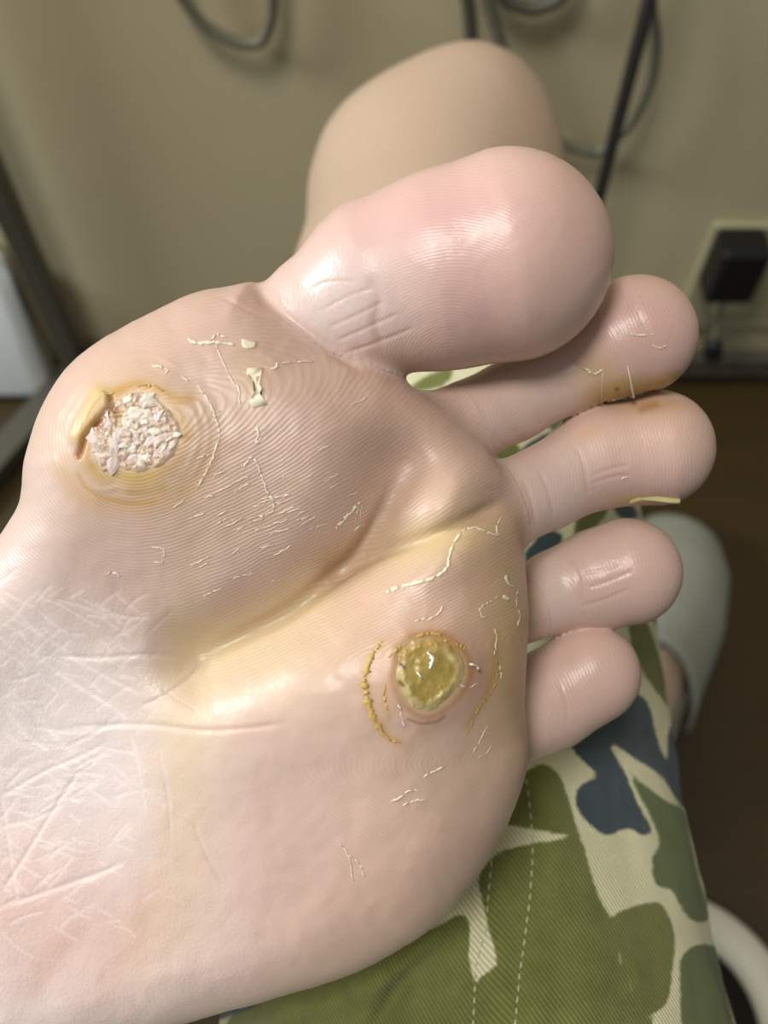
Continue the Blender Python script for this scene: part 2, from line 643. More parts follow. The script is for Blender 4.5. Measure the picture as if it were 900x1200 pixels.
def surface_nets(F_, ax, ay, az):
    ins = F_ < 0
    n0, n1, n2 = F_.shape
    cnt = np.zeros((n0 - 1, n1 - 1, n2 - 1), np.uint8)
    offs = [(i, j, k) for i in (0, 1) for j in (0, 1) for k in (0, 1)]
    for i, j, k in offs:
        cnt += ins[i:n0 - 1 + i, j:n1 - 1 + j, k:n2 - 1 + k]
    act = (cnt > 0) & (cnt < 8)
    ci, cj, ck = np.nonzero(act)
    N = len(ci)
    idx = np.full(act.shape, -1, np.int32)
    idx[ci, cj, ck] = np.arange(N)
    vals = [F_[ci + i, cj + j, ck + k].astype(float) for i, j, k in offs]
    pos = [np.stack([ax[ci + i], ay[cj + j], az[ck + k]], -1).astype(float) for i, j, k in offs]
    acc = np.zeros((N, 3))
    num = np.zeros(N)
    for a in range(8):
        for b in range(a + 1, 8):
            if sum(abs(offs[a][q] - offs[b][q]) for q in range(3)) != 1:
                continue
            m = (vals[a] < 0) != (vals[b] < 0)
            t = np.where(m, vals[a] / np.where(m, vals[a] - vals[b], 1), 0)
            acc += np.where(m[:, None], pos[a] + (pos[b] - pos[a]) * t[:, None], 0)
            num += m
    V = acc / num[:, None]
    quads = []
    for d in range(3):
        sA = [slice(1, -1)] * 3
        sA[d] = slice(0, -1)
        sB = [slice(1, -1)] * 3
        sB[d] = slice(1, None)
        a_ = ins[tuple(sA)]
        b_ = ins[tuple(sB)]
        i, j, k = np.nonzero(a_ != b_)
        flip = a_[i, j, k]
        base = [i + 1, j + 1, k + 1]
        base[d] = base[d] - 1
        u, v = (d + 1) % 3, (d + 2) % 3

        def cell(du, dv):
            q = [x.copy() for x in base]
            q[u] = q[u] - 1 + du
            q[v] = q[v] - 1 + dv
            return idx[q[0], q[1], q[2]]
        Q = np.stack([cell(0, 0), cell(1, 0), cell(1, 1), cell(0, 1)], -1)
        Q[~flip] = Q[~flip][:, ::-1]
        quads.append(Q)
    return V, np.concatenate(quads)


V, Q = surface_nets(build_field(legs[:2], True), AX, AY, AZ)
Q = Q[(Q >= 0).all(1)]
# the far limbs on an even, coarser lattice
AX = np.arange(-5200, 2800, 55, dtype=np.float32)
AY = np.arange(-3900, 2300, 55, dtype=np.float32)
AZ = np.arange(-6000, 500, 55, dtype=np.float32)
V2_, Q2_ = surface_nets(build_field(legs[2:], False), AX, AY, AZ)
Q2_ = Q2_[(Q2_ >= 0).all(1)]
Q = np.concatenate([Q, Q2_ + len(V)])
V = np.concatenate([V, V2_])


def raw_mesh(name, V, Q):
    me = bpy.data.meshes.new(name)
    me.vertices.add(len(V))
    me.vertices.foreach_set('co', V.astype(np.float32).ravel())
    me.loops.add(Q.size)
    me.loops.foreach_set('vertex_index', Q.astype(np.int32).ravel())
    me.polygons.add(len(Q))
    me.polygons.foreach_set('loop_start', np.arange(0, Q.size, 4, dtype=np.int32))
    me.update(calc_edges=True)
    return me


# light smoothing of the lattice steps
for it in range(3):
    acc = np.zeros_like(V)
    num = np.zeros(len(V))
    for a, b in ((0, 1), (1, 2), (2, 3), (3, 0)):
        np.add.at(acc, Q[:, a], V[Q[:, b]])
        np.add.at(num, Q[:, a], 1)
        np.add.at(acc, Q[:, b], V[Q[:, a]])
        np.add.at(num, Q[:, b], 1)
    lap = acc / np.maximum(num, 1)[:, None] - V
    V = V + (0.6 if it != 1 else -0.35) * lap

person = empty('person', (0.0, 0.0, 0.0))
tag(person, 'person seated with one bare foot crossed over the thigh, sole up, in camouflage shorts', 'person')


def catmull_clark(V, Q):
    n, m = len(V), len(Q)
    fp = V[Q].mean(1)
    e = np.concatenate([Q[:, [0, 1]], Q[:, [1, 2]], Q[:, [2, 3]], Q[:, [3, 0]]])
    es = np.sort(e, 1).astype(np.int64)
    key = es[:, 0] * n + es[:, 1]
    uk, inv = np.unique(key, return_inverse=True)
    ne = len(uk)
    ea, eb = uk // n, uk % n
    fi = np.tile(np.arange(m), 4)
    efs = np.stack([np.bincount(inv, fp[fi, c], ne) for c in range(3)], -1)
    ec = np.bincount(inv, minlength=ne)
    mid = (V[ea] + V[eb]) / 2
    ep = np.where((ec == 2)[:, None], (mid + efs / np.maximum(ec, 1)[:, None]) / 2, mid)
    val = np.bincount(Q.ravel(), minlength=n).astype(float)
    vf = np.stack([np.bincount(Q.ravel(), np.repeat(fp[:, c], 4), n) for c in range(3)], -1) / np.maximum(val, 1)[:, None]
    ev = np.bincount(np.concatenate([ea, eb]), minlength=n).astype(float)
    ve = np.stack([np.bincount(np.concatenate([ea, eb]), np.concatenate([mid[:, c], mid[:, c]]), n) for c in range(3)], -1) / np.maximum(ev, 1)[:, None]
    nn = np.maximum(val, 3)[:, None]
    vp = (vf + 2 * ve + (nn - 3) * V) / nn
    E = (n + m + inv).reshape(4, m)
    C = n + np.arange(m)
    out = np.concatenate([np.stack([Q[:, k], E[k], C, E[(k + 3) % 4]], -1) for k in range(4)])
    return np.concatenate([vp, fp, ep]), out


V, Q = catmull_clark(V, Q)
me = raw_mesh('body', V, Q)
body = bpy.data.objects.new('body', me)
COL.objects.link(body)
body.parent = person
NV = len(me.vertices)
P = np.empty(NV * 3, np.float32)
me.vertices.foreach_get('co', P)
P = P.reshape(-1, 3).astype(float)
NO = np.empty(NV * 3, np.float32)
me.vertex_normals.foreach_get('vector', NO)
NO = NO.reshape(-1, 3).astype(float)
k_ = FPX / (FPX - P[:, 2])
PX = 450 + P[:, 0] * k_
PY = 600 - P[:, 1] * k_
near = (P[:, 2] > -330) & (PX > -60) & (PX < 960) & (PY > 100) & (PY < 1260)
front = near & (NO[:, 2] > 0.05)
FI = np.nonzero(front)[0]
fx, fy, fz = PX[FI], PY[FI], P[FI, 2]


# how far each point lies from each toe's own form; 0 = sole
def toe_dist(Pt):
    out = []
    for chain, k, zs in toes:
        t = None
        for i in range(len(chain) - 1):
            a, b = np.array(chain[i][:3]), np.array(chain[i + 1][:3])
            d = b - a
            d[2] /= zs
            q = Pt - a
            q[:, 2] /= zs
            u = np.clip(q @ d / (d @ d), 0, 1)
            c_ = np.linalg.norm(q - u[:, None] * d, axis=1) - (chain[i][3] + (chain[i + 1][3] - chain[i][3]) * u)
            if i == 0:
                c_ = c_ + 60 * sstep(0.55, 0.0, u)
            t = c_ if t is None else smin(t, c_, 14)
        out.append(t)
    return np.array(out)


TD = toe_dist(P[FI])
TI = np.where(TD.min(0) < 7, TD.argmin(0) + 1, 0)
TW = [sstep(26, 2, TD[n]) * (TD.argmin(0) == n) for n in range(5)]
SW = 1 - np.max(TW, 0)


# ---- skin relief, pixels along the normal
CALL1 = [(118, 492), (127, 480), (142, 468), (164, 460), (184, 468), (204, 487), (212, 509), (204, 530), (194, 542), (169, 552), (148, 550),
         (135, 545), (122, 552), (110, 534), (108, 510)]
CALL2 = [(468, 764), (486, 750), (516, 749), (534, 763), (544, 780), (541, 798), (523, 821), (502, 833), (485, 829), (471, 812), (464, 790)]
CALL1 = [tuple(q) for q in spline(CALL1 + [CALL1[0]], 3)[:-1]]
CALL2 = [tuple(q) for q in spline(CALL2 + [CALL2[0]], 4)[:-1]]
wrinkles = [  # points, width, depth
    ([(60, 768), (110, 771), (170, 768), (242, 772)], 3.0, 3.0),
    ([(0, 742), (40, 768), (80, 796), (130, 826), (152, 846)], 2.6, 2.6),
    ([(10, 716), (60, 752), (120, 790), (170, 815)], 2.2, 1.8),
    ([(242, 772), (215, 800), (180, 822), (165, 826)], 2.8, 2.6),
    ([(60, 856), (120, 850), (180, 850), (240, 856), (300, 852), (340, 846)], 3.2, 3.4),
    ([(150, 846), (90, 858), (30, 850)], 2.2, 1.6),
    ([(0, 800), (40, 838), (75, 872), (98, 902)], 2.2, 2.0),
    ([(0, 828), (30, 860), (60, 880)], 2.0, 1.8),
    ([(0, 935), (50, 905), (90, 888), (130, 868)], 2.2, 2.0),
    ([(0, 1062), (40, 1050), (80, 1036), (120, 1022), (150, 1008)], 3.0, 2.8),
    ([(0, 1048), (25, 1010), (50, 970), (75, 930), (95, 902)], 2.4, 2.2),
    ([(0, 968), (40, 960), (80, 940)], 1.8, 1.4),
    ([(20, 1060), (10, 990), (0, 930)], 1.8, 1.4),
    ([(0, 1000), (40, 1022), (60, 1040)], 1.8, 1.6),
    ([(150, 852), (160, 890), (165, 920), (172, 960)], 1.8, 1.2),
    ([(185, 870), (196, 930), (200, 985)], 2.0, 1.4),
    ([(225, 960), (240, 1000), (262, 1040)], 2.2, 1.6),
    ([(100, 700), (140, 722), (180, 724)], 2.0, 1.4),
    ([(60, 700), (100, 712), (130, 724)], 1.8, 1.2),
    ([(255, 345), (300, 368), (340, 384)], 2.4, 2.0),
    # big toe base
    ([(296, 340), (330, 366), (380, 402), (430, 436)], 6.0, 11.0),
    ([(325, 348), (345, 372), (372, 398)], 2.6, 1.6),
    ([(392, 400), (430, 384), (470, 366)], 2.4, 2.0),
    ([(398, 416), (440, 402), (490, 382)], 2.4, 2.2),
    ([(384, 384), (420, 368), (452, 352)], 2.4, 2.0),
    ([(372, 366), (410, 346), (440, 336)], 2.2, 1.6),
    ([(360, 340), (385, 330), (420, 330)], 2.0, 1.2),
    ([(430, 320), (444, 350), (440, 380), (450, 410)], 6.0, 2.6),
    # toes
    ([(612, 560), (622, 585), (630, 622)], 2.8, 2.6),
    ([(630, 548), (642, 575), (650, 610)], 2.6, 2.2),
    ([(672, 520), (684, 545), (690, 585)], 2.6, 2.0),
    ([(690, 558), (720, 548), (738, 546)], 2.2, 2.0),
    ([(688, 568), (722, 558), (740, 558)], 2.2, 1.8),
    ([(664, 652), (678, 676), (680, 712)], 2.6, 2.0),
    ([(686, 690), (716, 680), (744, 668)], 2.6, 2.8),
    ([(676, 712), (710, 702), (742, 688)], 2.6, 2.8),
    ([(678, 672), (706, 668), (730, 658)], 2.2, 1.8),
    ([(655, 800), (664, 826), (664, 850)], 2.4, 1.6),
    ([(600, 500), (612, 515), (618, 508)], 2.4, 1.6),
    ([(575, 500), (588, 520), (596, 520)], 2.4, 1.6),
    ([(630, 480), (636, 498)], 2.2, 1.2),
]
D = np.zeros(len(FI))
onsole = TI == 0
d, t = dline(fx, fy, crease1)
D -= onsole * (13 * np.exp(-(d / 9) ** 2)) * sstep(0, 0.18, t) * (0.25 + 0.75 * sstep(1.0, 0.72, t)) * sstep(1.0, 0.9, t)
d, t = dline(fx, fy, crease2)
D -= onsole * 8 * np.exp(-(d / 8) ** 2) * sstep(1.0, 0.8, t)
wr_line = np.zeros(len(FI))
rw = np.random.RandomState(17)
for i in range(240):
    x0_, y0_ = rw.uniform(-20, 230), rw.uniform(690, 1090)
    if x0_ > 60 + 150 * rw.rand():
        continue
    an = math.radians(rw.choice([38, 32, -40, -28, 5]) + rw.uniform(-12, 12))
    ln = rw.uniform(18, 60)
    wrinkles.append(([(x0_, y0_), (x0_ + 0.5 * ln * math.cos(an) + rw.uniform(-3, 3), y0_ + 0.5 * ln * math.sin(an) + rw.uniform(-3, 3)), (x0_ + ln * math.cos(an), y0_ + ln * math.sin(an))], 1.5, rw.uniform(0.4, 1.4)))
for pts, w, dep in wrinkles:
    q = spline(pts, 4)
    a = np.array(q)
    m = (fx > a[:, 0].min() - 15) & (fx < a[:, 0].max() + 15) & (fy > a[:, 1].min() - 15) & (fy < a[:, 1].max() + 15)
    if not m.any():
        continue
    d, t = dline(fx[m], fy[m], q)
    e = np.exp(-(d / w) ** 2) * sstep(0, 0.15, t) * sstep(1, 0.85, t)
    D[m] -= 0.42 * dep * e
    wr_line[m] = np.maximum(wr_line[m], e)
D += 2.2 * fbm(fx / 60, fy / 60, 3) * onsole + 0.3 * fbm(fx / 14, fy / 14, 5)
# calluses: raised pads with sunken seats
s1 = polysdf(fx, fy, CALL1)
s2 = polysdf(fx, fy, CALL2)
D += onsole * (5 * np.exp(-(np.maximum(s1, 0) / 30) ** 2) - 1 * sstep(4, -8, s1))
D += onsole * (5 * np.exp(-(np.maximum(s2, 0) / 22) ** 2) - 0.5 * sstep(3, -6, s2))
d, t = dline(fx, fy, [(94, 534), (102, 513), (114, 498), (131, 478), (131, 468)])
D -= onsole * 4.5 * np.exp(-(d / 3.5) ** 2)
d, t = dline(fx, fy, [(94, 510), (105, 486), (118, 462)])
D += onsole * 3 * np.exp(-(d / 10) ** 2)
for rr_, am in ((22, 0.7), (33, 0.5), (45, 0.5)):
    D += onsole * am * np.exp(-((s1 - rr_) / 2.5) ** 2) * np.maximum(0, vnoise(fx / 30, fy / 30, 11) + 0.2)
P[FI] += NO[FI] * D[:, None]

# ---- skin colour (pigment, blood, yellowed horn), ridges, gloss
BASE = srgb(226, 200, 184)
colr = np.tile(srgb(194, 168, 146), (NV, 1))


def paint(C, w, rgb):
    w = np.clip(w, 0, 1)[:, None]
    return C * (1 - w) + srgb(*rgb) * w


def G(cx, cy, sx, sy=None, rot=0):
    return ga(cx, cy, sx, sy, rot, fx, fy)


def skin_colour(fx, fy, SW, TW, s1, s2, wr_line):
    def G(cx, cy, sx, sy=None, rot=0):
        return ga(cx, cy, sx, sy, rot, fx, fy)

    def LN(pts, w, soft=True):
        d, t = dline(fx, fy, pts)
        return np.exp(-(d / w) ** 2)
    C = np.tile(BASE, (len(fx), 1))
    sole = SW
    nz1 = fbm(fx / 70, fy / 70, 21)
    nz2 = fbm(fx / 16, fy / 16, 25)
    C = paint(C, 0.30 * sstep(0.0, 0.6, nz1), (226, 190, 178))
    # pale instep at the lower left
    C = paint(C, sole * 0.85 * sstep(330, 60, fx - 0.25 * (fy - 800)) * sstep(600, 760, fy + 0.5 * fx - 60), (236, 222, 218))
    C = paint(C, sole * 0.55 * G(20, 680, 60, 90), (236, 224, 218))
    C = paint(C, sole * 0.55 * G(100, 1110, 150, 70), (234, 194, 180))
    C = paint(C, sole * 0.45 * G(10, 1040, 90, 60), (238, 196, 184))
    C = paint(C, sole * 0.5 * G(160, 1090, 60, 16, -60), (214, 168, 152))
    C = paint(C, sole * 0.35 * G(70, 1110, 40, 12, -55), (214, 168, 152))
    # ball of the foot: tan and rosy
    C = paint(C, sole * 0.75 * G(250, 600, 130, 90, -20), (206, 176, 152))
    C = paint(C, sole * 0.6 * G(350, 450, 120, 70, 20), (212, 182, 164))
    C = paint(C, sole * 0.55 * G(200, 400, 110, 40, -10), (226, 192, 176))
    C = paint(C, sole * 0.6 * G(470, 520, 60, 70), (214, 180, 156))
    C = paint(C, sole * 0.7 * G(360, 500, 70, 45), (210, 180, 164))
    C = paint(C, sole * 0.4 * G(160, 660, 60, 50), (216, 184, 176))
    C = paint(C, sole * 0.35 * G(250, 690, 60, 30), (204, 174, 166))
    C = paint(C, sole * 0.65 * G(560, 660, 70, 70), (212, 178, 150))
    # yellow horn along the flexion crease and the outer ball
    C = paint(C, sole * 0.75 * LN([(236, 765), (300, 738), (360, 704), (410, 668), (470, 646), (540, 622)], 34) * (0.7 + 0.3 * nz1), (226, 208, 142))
    C = paint(C, sole * 0.5 * G(330, 780, 90, 40, -25), (228, 208, 162))
    C = paint(C, sole * 0.5 * G(220, 800, 26, 110), (230, 210, 168))
    C = paint(C, sole * 0.45 * G(215, 960, 24, 80), (232, 212, 168))
    C = paint(C, sole * 0.35 * G(190, 1080, 30, 60, 20), (226, 200, 160))
    C = paint(C, sole * 0.45 * G(500, 930, 110, 70, -20), (216, 188, 150))
    C = paint(C, sole * 0.45 * G(440, 1045, 80, 40, -25), (216, 178, 146))
    C = paint(C, sole * 0.7 * G(590, 760, 26, 90), (214, 182, 118))
    C = paint(C, sole * 0.45 * G(450, 700, 60, 40), (222, 184, 160))
    C = paint(C, sole * 0.6 * G(430, 770, 40, 60), (216, 182, 152))
    C = paint(C, sole * 0.5 * G(340, 990, 110, 80), (230, 198, 186))
    # callus on the first ball
    rimn = 0.75 + 0.5 * nz2
    C = paint(C, sole * 0.5 * np.exp(-(np.maximum(s1, 0) / 42) ** 2), (224, 196, 152))
    C = paint(C, sole * 0.40 * np.exp(-(np.abs(s1 - 40) / 12) ** 2) * sstep(470, 560, fy), (214, 172, 110))
    C = paint(C, sole * 0.75 * rimn * np.exp(-(np.abs(s1 - 6) / 8) ** 2), (208, 164, 78))
    C = paint(C, sole * sstep(4, -6, s1), (226, 204, 184))
    C = paint(C, sole * 0.55 * sstep(0, -10, s1) * sstep(0.1, 0.5, nz2), (238, 226, 208))
    C = paint(C, sole * 0.6 * sstep(0, -6, s1) * (1 - np.abs(fbm(fx / 8, fy / 6, 55))) ** 6, (196, 152, 96))
    C = paint(C, sole * 0.6 * G(140, 488, 11, 9), (206, 172, 96))
    C = paint(C, sole * 0.8 * LN([(94, 510), (104, 488), (117, 460)], 9), (226, 194, 116))
    C = paint(C, sole * 0.9 * LN([(94, 536), (102, 514), (114, 499)], 5), (176, 116, 34))
    C = paint(C, sole * 0.9 * LN([(114, 499), (131, 480), (136, 484), (131, 468)], 3.6), (140, 84, 36))
    C = paint(C, sole * 0.7 * LN([(133, 462), (164, 452), (193, 461), (214, 470), (224, 468)], 6), (206, 160, 70))
    C = paint(C, sole * 0.55 * LN([(154, 574), (172, 577), (190, 572)], 6), (200, 156, 84))
    C = paint(C, sole * 0.6 * LN([(93, 556), (100, 570), (115, 580), (149, 590), (182, 588)], 3.0), (204, 158, 70))
    C = paint(C, sole * 0.5 * G(158, 562, 26, 8, 10), (212, 184, 96))
    # callus on the outer ball
    C = paint(C, sole * 0.6 * np.exp(-(np.maximum(s2, 0) / 26) ** 2), (206, 164, 132))
    C = paint(C, sole * 0.45 * G(556, 786, 14, 26), (204, 160, 144))
    C = paint(C, sole * 0.8 * rimn * np.exp(-(np.abs(s2 - 4) / 5.5) ** 2) * sstep(835, 770, fy), (186, 136, 58))
    C = paint(C, sole * 0.5 * np.exp(-(np.abs(s2 - 6) / 3.5) ** 2), (186, 140, 92))
    C = paint(C, sole * sstep(5, -5, s2), (206, 190, 130))
    C = paint(C, sole * 0.9 * sstep(-6, -16, s2 + 6 * nz2), (178, 156, 76))
    C = paint(C, sole * 0.6 * LN([(470, 768), (486, 757), (508, 752), (530, 760)], 7), (184, 138, 48))
    C = paint(C, sole * 0.85 * LN([(468, 777), (473, 782)], 2.5), (120, 76, 20))
    C = paint(C, sole * 0.85 * LN([(468, 799), (472, 803)], 2.5), (120, 76, 20))
    C = paint(C, sole * 0.6 * LN([(478, 842), (492, 847), (510, 845), (520, 838)], 1.6), (130, 86, 56))
    C = paint(C, sole * 0.55 * LN([(448, 754), (432, 770), (427, 798), (434, 830), (452, 862), (468, 870)], 6), (204, 158, 74))
    C = paint(C, sole * 0.4 * LN([(452, 800), (450, 825), (456, 842)], 4), (204, 164, 84))
    C = paint(C, sole * 0.5 * LN([(582, 745), (580, 790), (566, 822), (548, 850)], 5), (200, 156, 72))
    C = paint(C, sole * 0.35 * G(293, 450, 16, 30), (226, 204, 150))
    # toes
    t1 = TW[0]
    C = paint(C, t1 * 0.75 * G(520, 250, 110, 45, -12), (234, 186, 182))
    C = paint(C, t1 * 0.6 * G(560, 350, 60, 40, -20), (230, 182, 176))
    C = paint(C, t1 * 0.5 * G(630, 290, 60, 60), (232, 196, 180))
    C = paint(C, t1 * 0.75 * G(390, 360, 60, 45, -20), (232, 218, 210))
    C = paint(C, t1 * 0.5 * G(660, 240, 70, 60), (228, 192, 178))
    t2 = TW[1]
    C = paint(C, t2 * 0.65 * G(760, 390, 45, 50), (232, 188, 178))
    C = paint(C, t2 * 0.85 * sstep(434, 452, fy + 0.16 * (fx - 750) + 4 * nz2) * sstep(664, 712, fx), (204, 170, 86))
    C = paint(C, t2 * 0.7 * LN([(725, 465), (750, 462), (778, 450)], 6) * (0.6 + 0.6 * nz2), (170, 122, 40))
    C = paint(C, t2 * 0.8 * LN([(722, 456), (724, 456)], 2.2), (110, 80, 50))
    C = paint(C, t2 * 0.5 * G(700, 436, 18, 12), (222, 190, 124))
    t3 = TW[2]
    C = paint(C, t3 * 0.55 * G(770, 500, 50, 36), (232, 192, 164))
    C = paint(C, t3 * 0.7 * G(760, 474, 34, 8), (206, 166, 112))
    C = paint(C, t3 * 0.6 * LN([(752, 480), (768, 474)], 5), (180, 136, 80))
    C = paint(C, t3 * 0.6 * G(690, 505, 14, 6, -20), (230, 186, 140))
    C = paint(C, t3 * 0.55 * G(640, 570, 40, 40), (226, 208, 198))
    C = paint(C, t3 * 0.5 * G(760, 560, 50, 26), (230, 192, 182))
    C = paint(C, t3 * 0.7 * G(742, 586, 22, 5), (224, 196, 120))
    t4 = TW[3]
    C = paint(C, t4 * 0.5 * G(740, 670, 50, 46), (234, 196, 188))
    C = paint(C, t4 * 0.5 * G(652, 690, 20, 40), (228, 212, 202))
    t5 = TW[4]
    C = paint(C, t5 * 0.5 * G(700, 790, 60, 50), (230, 194, 182))
    # fine wrinkles are paler at their dry edges, pink in the furrow
    ar_ = SW * sstep(260, 120, fx)
    pale = SW * sstep(330, 60, fx - 0.25 * (fy - 800)) * sstep(600, 760, fy + 0.5 * fx - 60)
    C = C * (np.array([0.84, 0.79, 0.80]) * (1 - pale[:, None]) + np.array([0.90, 0.90, 0.91]) * pale[:, None])
    C = paint(C, 0.30 * wr_line * (1 - ar_), (206, 166, 150))
    C = paint(C, 0.30 * wr_line * ar_, (250, 240, 236))
    return C


colr[FI] = skin_colour(fx, fy, SW, TW, s1, s2, wr_line)


def blend_w(x, y):
    return sstep(800, 960, y + 0.1 * x)


def ridge_phase(x, y, TI):
    """a smooth scalar whose level lines follow the friction ridges, in pixels"""
    a = math.radians(-22)
    u = (x - 160) * math.cos(a) + (y - 510) * math.sin(a)
    v = -(x - 160) * math.sin(a) + (y - 510) * math.cos(a)
    us = np.where(u > 0, 0.33 * u, u)
    p1 = np.sqrt(us ** 2 + v ** 2 + 30)
    p2 = -0.55 * (x - 300) + 0.83 * (y - 900) + 330
    w = blend_w(x, y)
    p = p1 * (1 - w) + p2 * w
    p = np.where(TI == 1, np.hypot(x - 528, y - 430), p)
    p = np.where(TI == 2, np.hypot((x - 600) * 1.0, (y - 480) * 0.8), p)
    p = np.where(TI == 3, np.hypot((x - 560) * 1.0, (y - 590) * 0.8), p)
    p = np.where(TI == 4, np.hypot((x - 650) * 1.0, (y - 720) * 0.7), p)
    p = np.where(TI == 5, np.hypot((x - 600) * 1.0, (y - 860) * 0.7), p)
    return p + 2.5 * fbm(x / 45, y / 45, 31)


phase = np.zeros(NV)
phase[FI] = ridge_phase(fx, fy, TI) * (2 * math.pi / 3.9)
ridge = np.zeros(NV)
arch = sstep(330, 120, fx - 0.30 * (fy - 800)) * sstep(610, 740, fy + 0.35 * fx - 20)
rv = 0.34 + 0.6 * (TI == 0) * G(300, 610, 130, 90, -20) - 0.08 * (TI == 1)
rv = rv * (1 - 0.95 * np.where(TI == 0, arch, 0)) * (1 - 0.85 * (TI == 1) * sstep(470, 420, fx)) * sstep(-2, 8, s1) * sstep(-2, 8, s2)
bw = blend_w(fx, fy)
ridge[FI] = rv * np.where(TI == 0, np.maximum(0, 1 - 7 * bw * (1 - bw)), 1)
wrk = np.full(NV, 0.4)
wrk[FI] = 0.12 + 0.75 * np.where(TI == 0, arch, 0) + 0.5 * (TI == 1) * sstep(470, 420, fx) + 0.3 * (TI > 1)
gloss = np.zeros(NV)
gloss[FI] = 0.5 * (1 - SW) + 0.35 * SW * G(400, 720, 110, 50, -30)


def put_attr(me, name, arr):
    a = me.attributes.new(name, 'FLOAT', 'POINT')
    a.data.foreach_set('value', np.asarray(arr, np.float32))


def put_col(me, arr):
    a = me.attributes.new('col', 'FLOAT_COLOR', 'POINT')
    c4 = np.ones((len(arr), 4), np.float32)
    c4[:, :3] = arr
    a.data.foreach_set('color', c4.ravel())


put_col(me, colr)
put_attr(me, 'phase', phase)
put_attr(me, 'ridge', ridge)
put_attr(me, 'wrk', wrk)
put_attr(me, 'gloss', gloss)
me.vertices.foreach_set('co', loc2w(P).astype(np.float32).ravel())
me.polygons.foreach_set('use_smooth', np.ones(len(me.polygons), bool))
me.materials.append(M['skin'])
me.update()
tag(body, 'bare foot with its sole turned up, knee behind it')

# a ray tree of the part of the foot in view
npol = len(me.polygons)
lv = np.empty(npol * 4, np.int32)
me.loops.foreach_get('vertex_index', lv)
QF = lv.reshape(-1, 4)
keep = front[QF].all(1)
QF = QF[keep]
u_, inv = np.unique(QF, return_inverse=True)
bvh = BVHTree.FromPolygons([tuple(p) for p in P[u_]], inv.reshape(QF.shape).tolist())
EYE = Vector((0, 0, FPX))


def hit(xs, ys):
    d = Vector(((xs - 450) / FPX, (600 - ys) / FPX, -1)).normalized()
    p, n, i, dist = bvh.ray_cast(EYE, d)
    if p is None:
        return None, None
    if n.z < 0:
        n = -n
    return np.array(p), np.array(n)


# ------------------------------------------------------------------ calluses, peeling skin, nail
def patch(name, poly, margin, step, relief, label):
    """dense piece of horny skin laid into the seat on the sole; its edge dips below the skin"""
    a = np.array(poly)
    x0, y0 = a.min(0) - margin
    x1, y1 = a.max(0) + margin
    nx = int((x1 - x0) / step) + 1
    ny = int((y1 - y0) / step) + 1
    gx, gy = np.meshgrid(np.linspace(x0, x1, nx), np.linspace(y0, y1, ny), indexing='ij')
    sd = polysdf(gx, gy, poly)
    sdn = sd + 2.5 * fbm(gx / 7, gy / 7, 41)
    hgt = relief(gx, gy, sdn)
    V_, idx = [], -np.ones((nx, ny), int)
    uv = []
    for i in range(nx):
        for j in range(ny):
            if sd[i, j] > margin:
                continue
            p, n = hit(gx[i, j], gy[i, j])
            if p is None:
                continue
            idx[i, j] = len(V_)
            V_.append(p + n * hgt[i, j])
            uv.append((gx[i, j], gy[i, j], sd[i, j]))
    F_ = []
    for i in range(nx - 1):
        for j in range(ny - 1):
            q = (idx[i, j], idx[i, j + 1], idx[i + 1, j + 1], idx[i + 1, j])
            if min(q) >= 0:
                F_.append(q)
    o = mesh_obj(name, loc2w(np.array(V_)), F_, M['skin'], body)
    uv = np.array(uv)
    T0 = np.zeros(len(uv), int)
    z0 = np.zeros(len(uv))
    S1 = polysdf(uv[:, 0], uv[:, 1], CALL1)
    S2 = polysdf(uv[:, 0], uv[:, 1], CALL2)
    put_col(o.data, skin_colour(uv[:, 0], uv[:, 1], z0 + 1, [z0] * 5, S1, S2, z0))
    put_attr(o.data, 'phase', ridge_phase(uv[:, 0], uv[:, 1], T0) * (2 * math.pi / 3.9))
    put_attr(o.data, 'ridge', z0)
    put_attr(o.data, 'wrk', z0 + 0.5)
    put_attr(o.data, 'gloss', z0 + 0.7)
    o['label'] = label
    return o


patch('callus', CALL1, 3, 1.1, lambda x, y, s: sstep(3, -5, s) * (2.6 + 2.2 * fbm(x / 10, y / 10, 51) - 1.6 * (1 - np.abs(fbm(x / 8, y / 6, 55))) ** 6 + 0.6 * fbm(x / 3.0, y / 3.0, 53)) - 1.0 * sstep(-2, 3, s),
      'cracked yellowish callus at the base of the big toe')
patch('callus', CALL2, 3, 1.4, lambda x, y, s: sstep(2, -6, s) * (2.2 + 2.2 * fbm(x / 13, y / 13, 61) + 0.7 * np.abs(fbm(x / 4, y / 4, 63)) + 1.2 * sstep(-4, -9, s) * sstep(-14, -9, s)) - 1.0 * sstep(-2, 3, s),
      'translucent olive yellow callus core under the small toes')


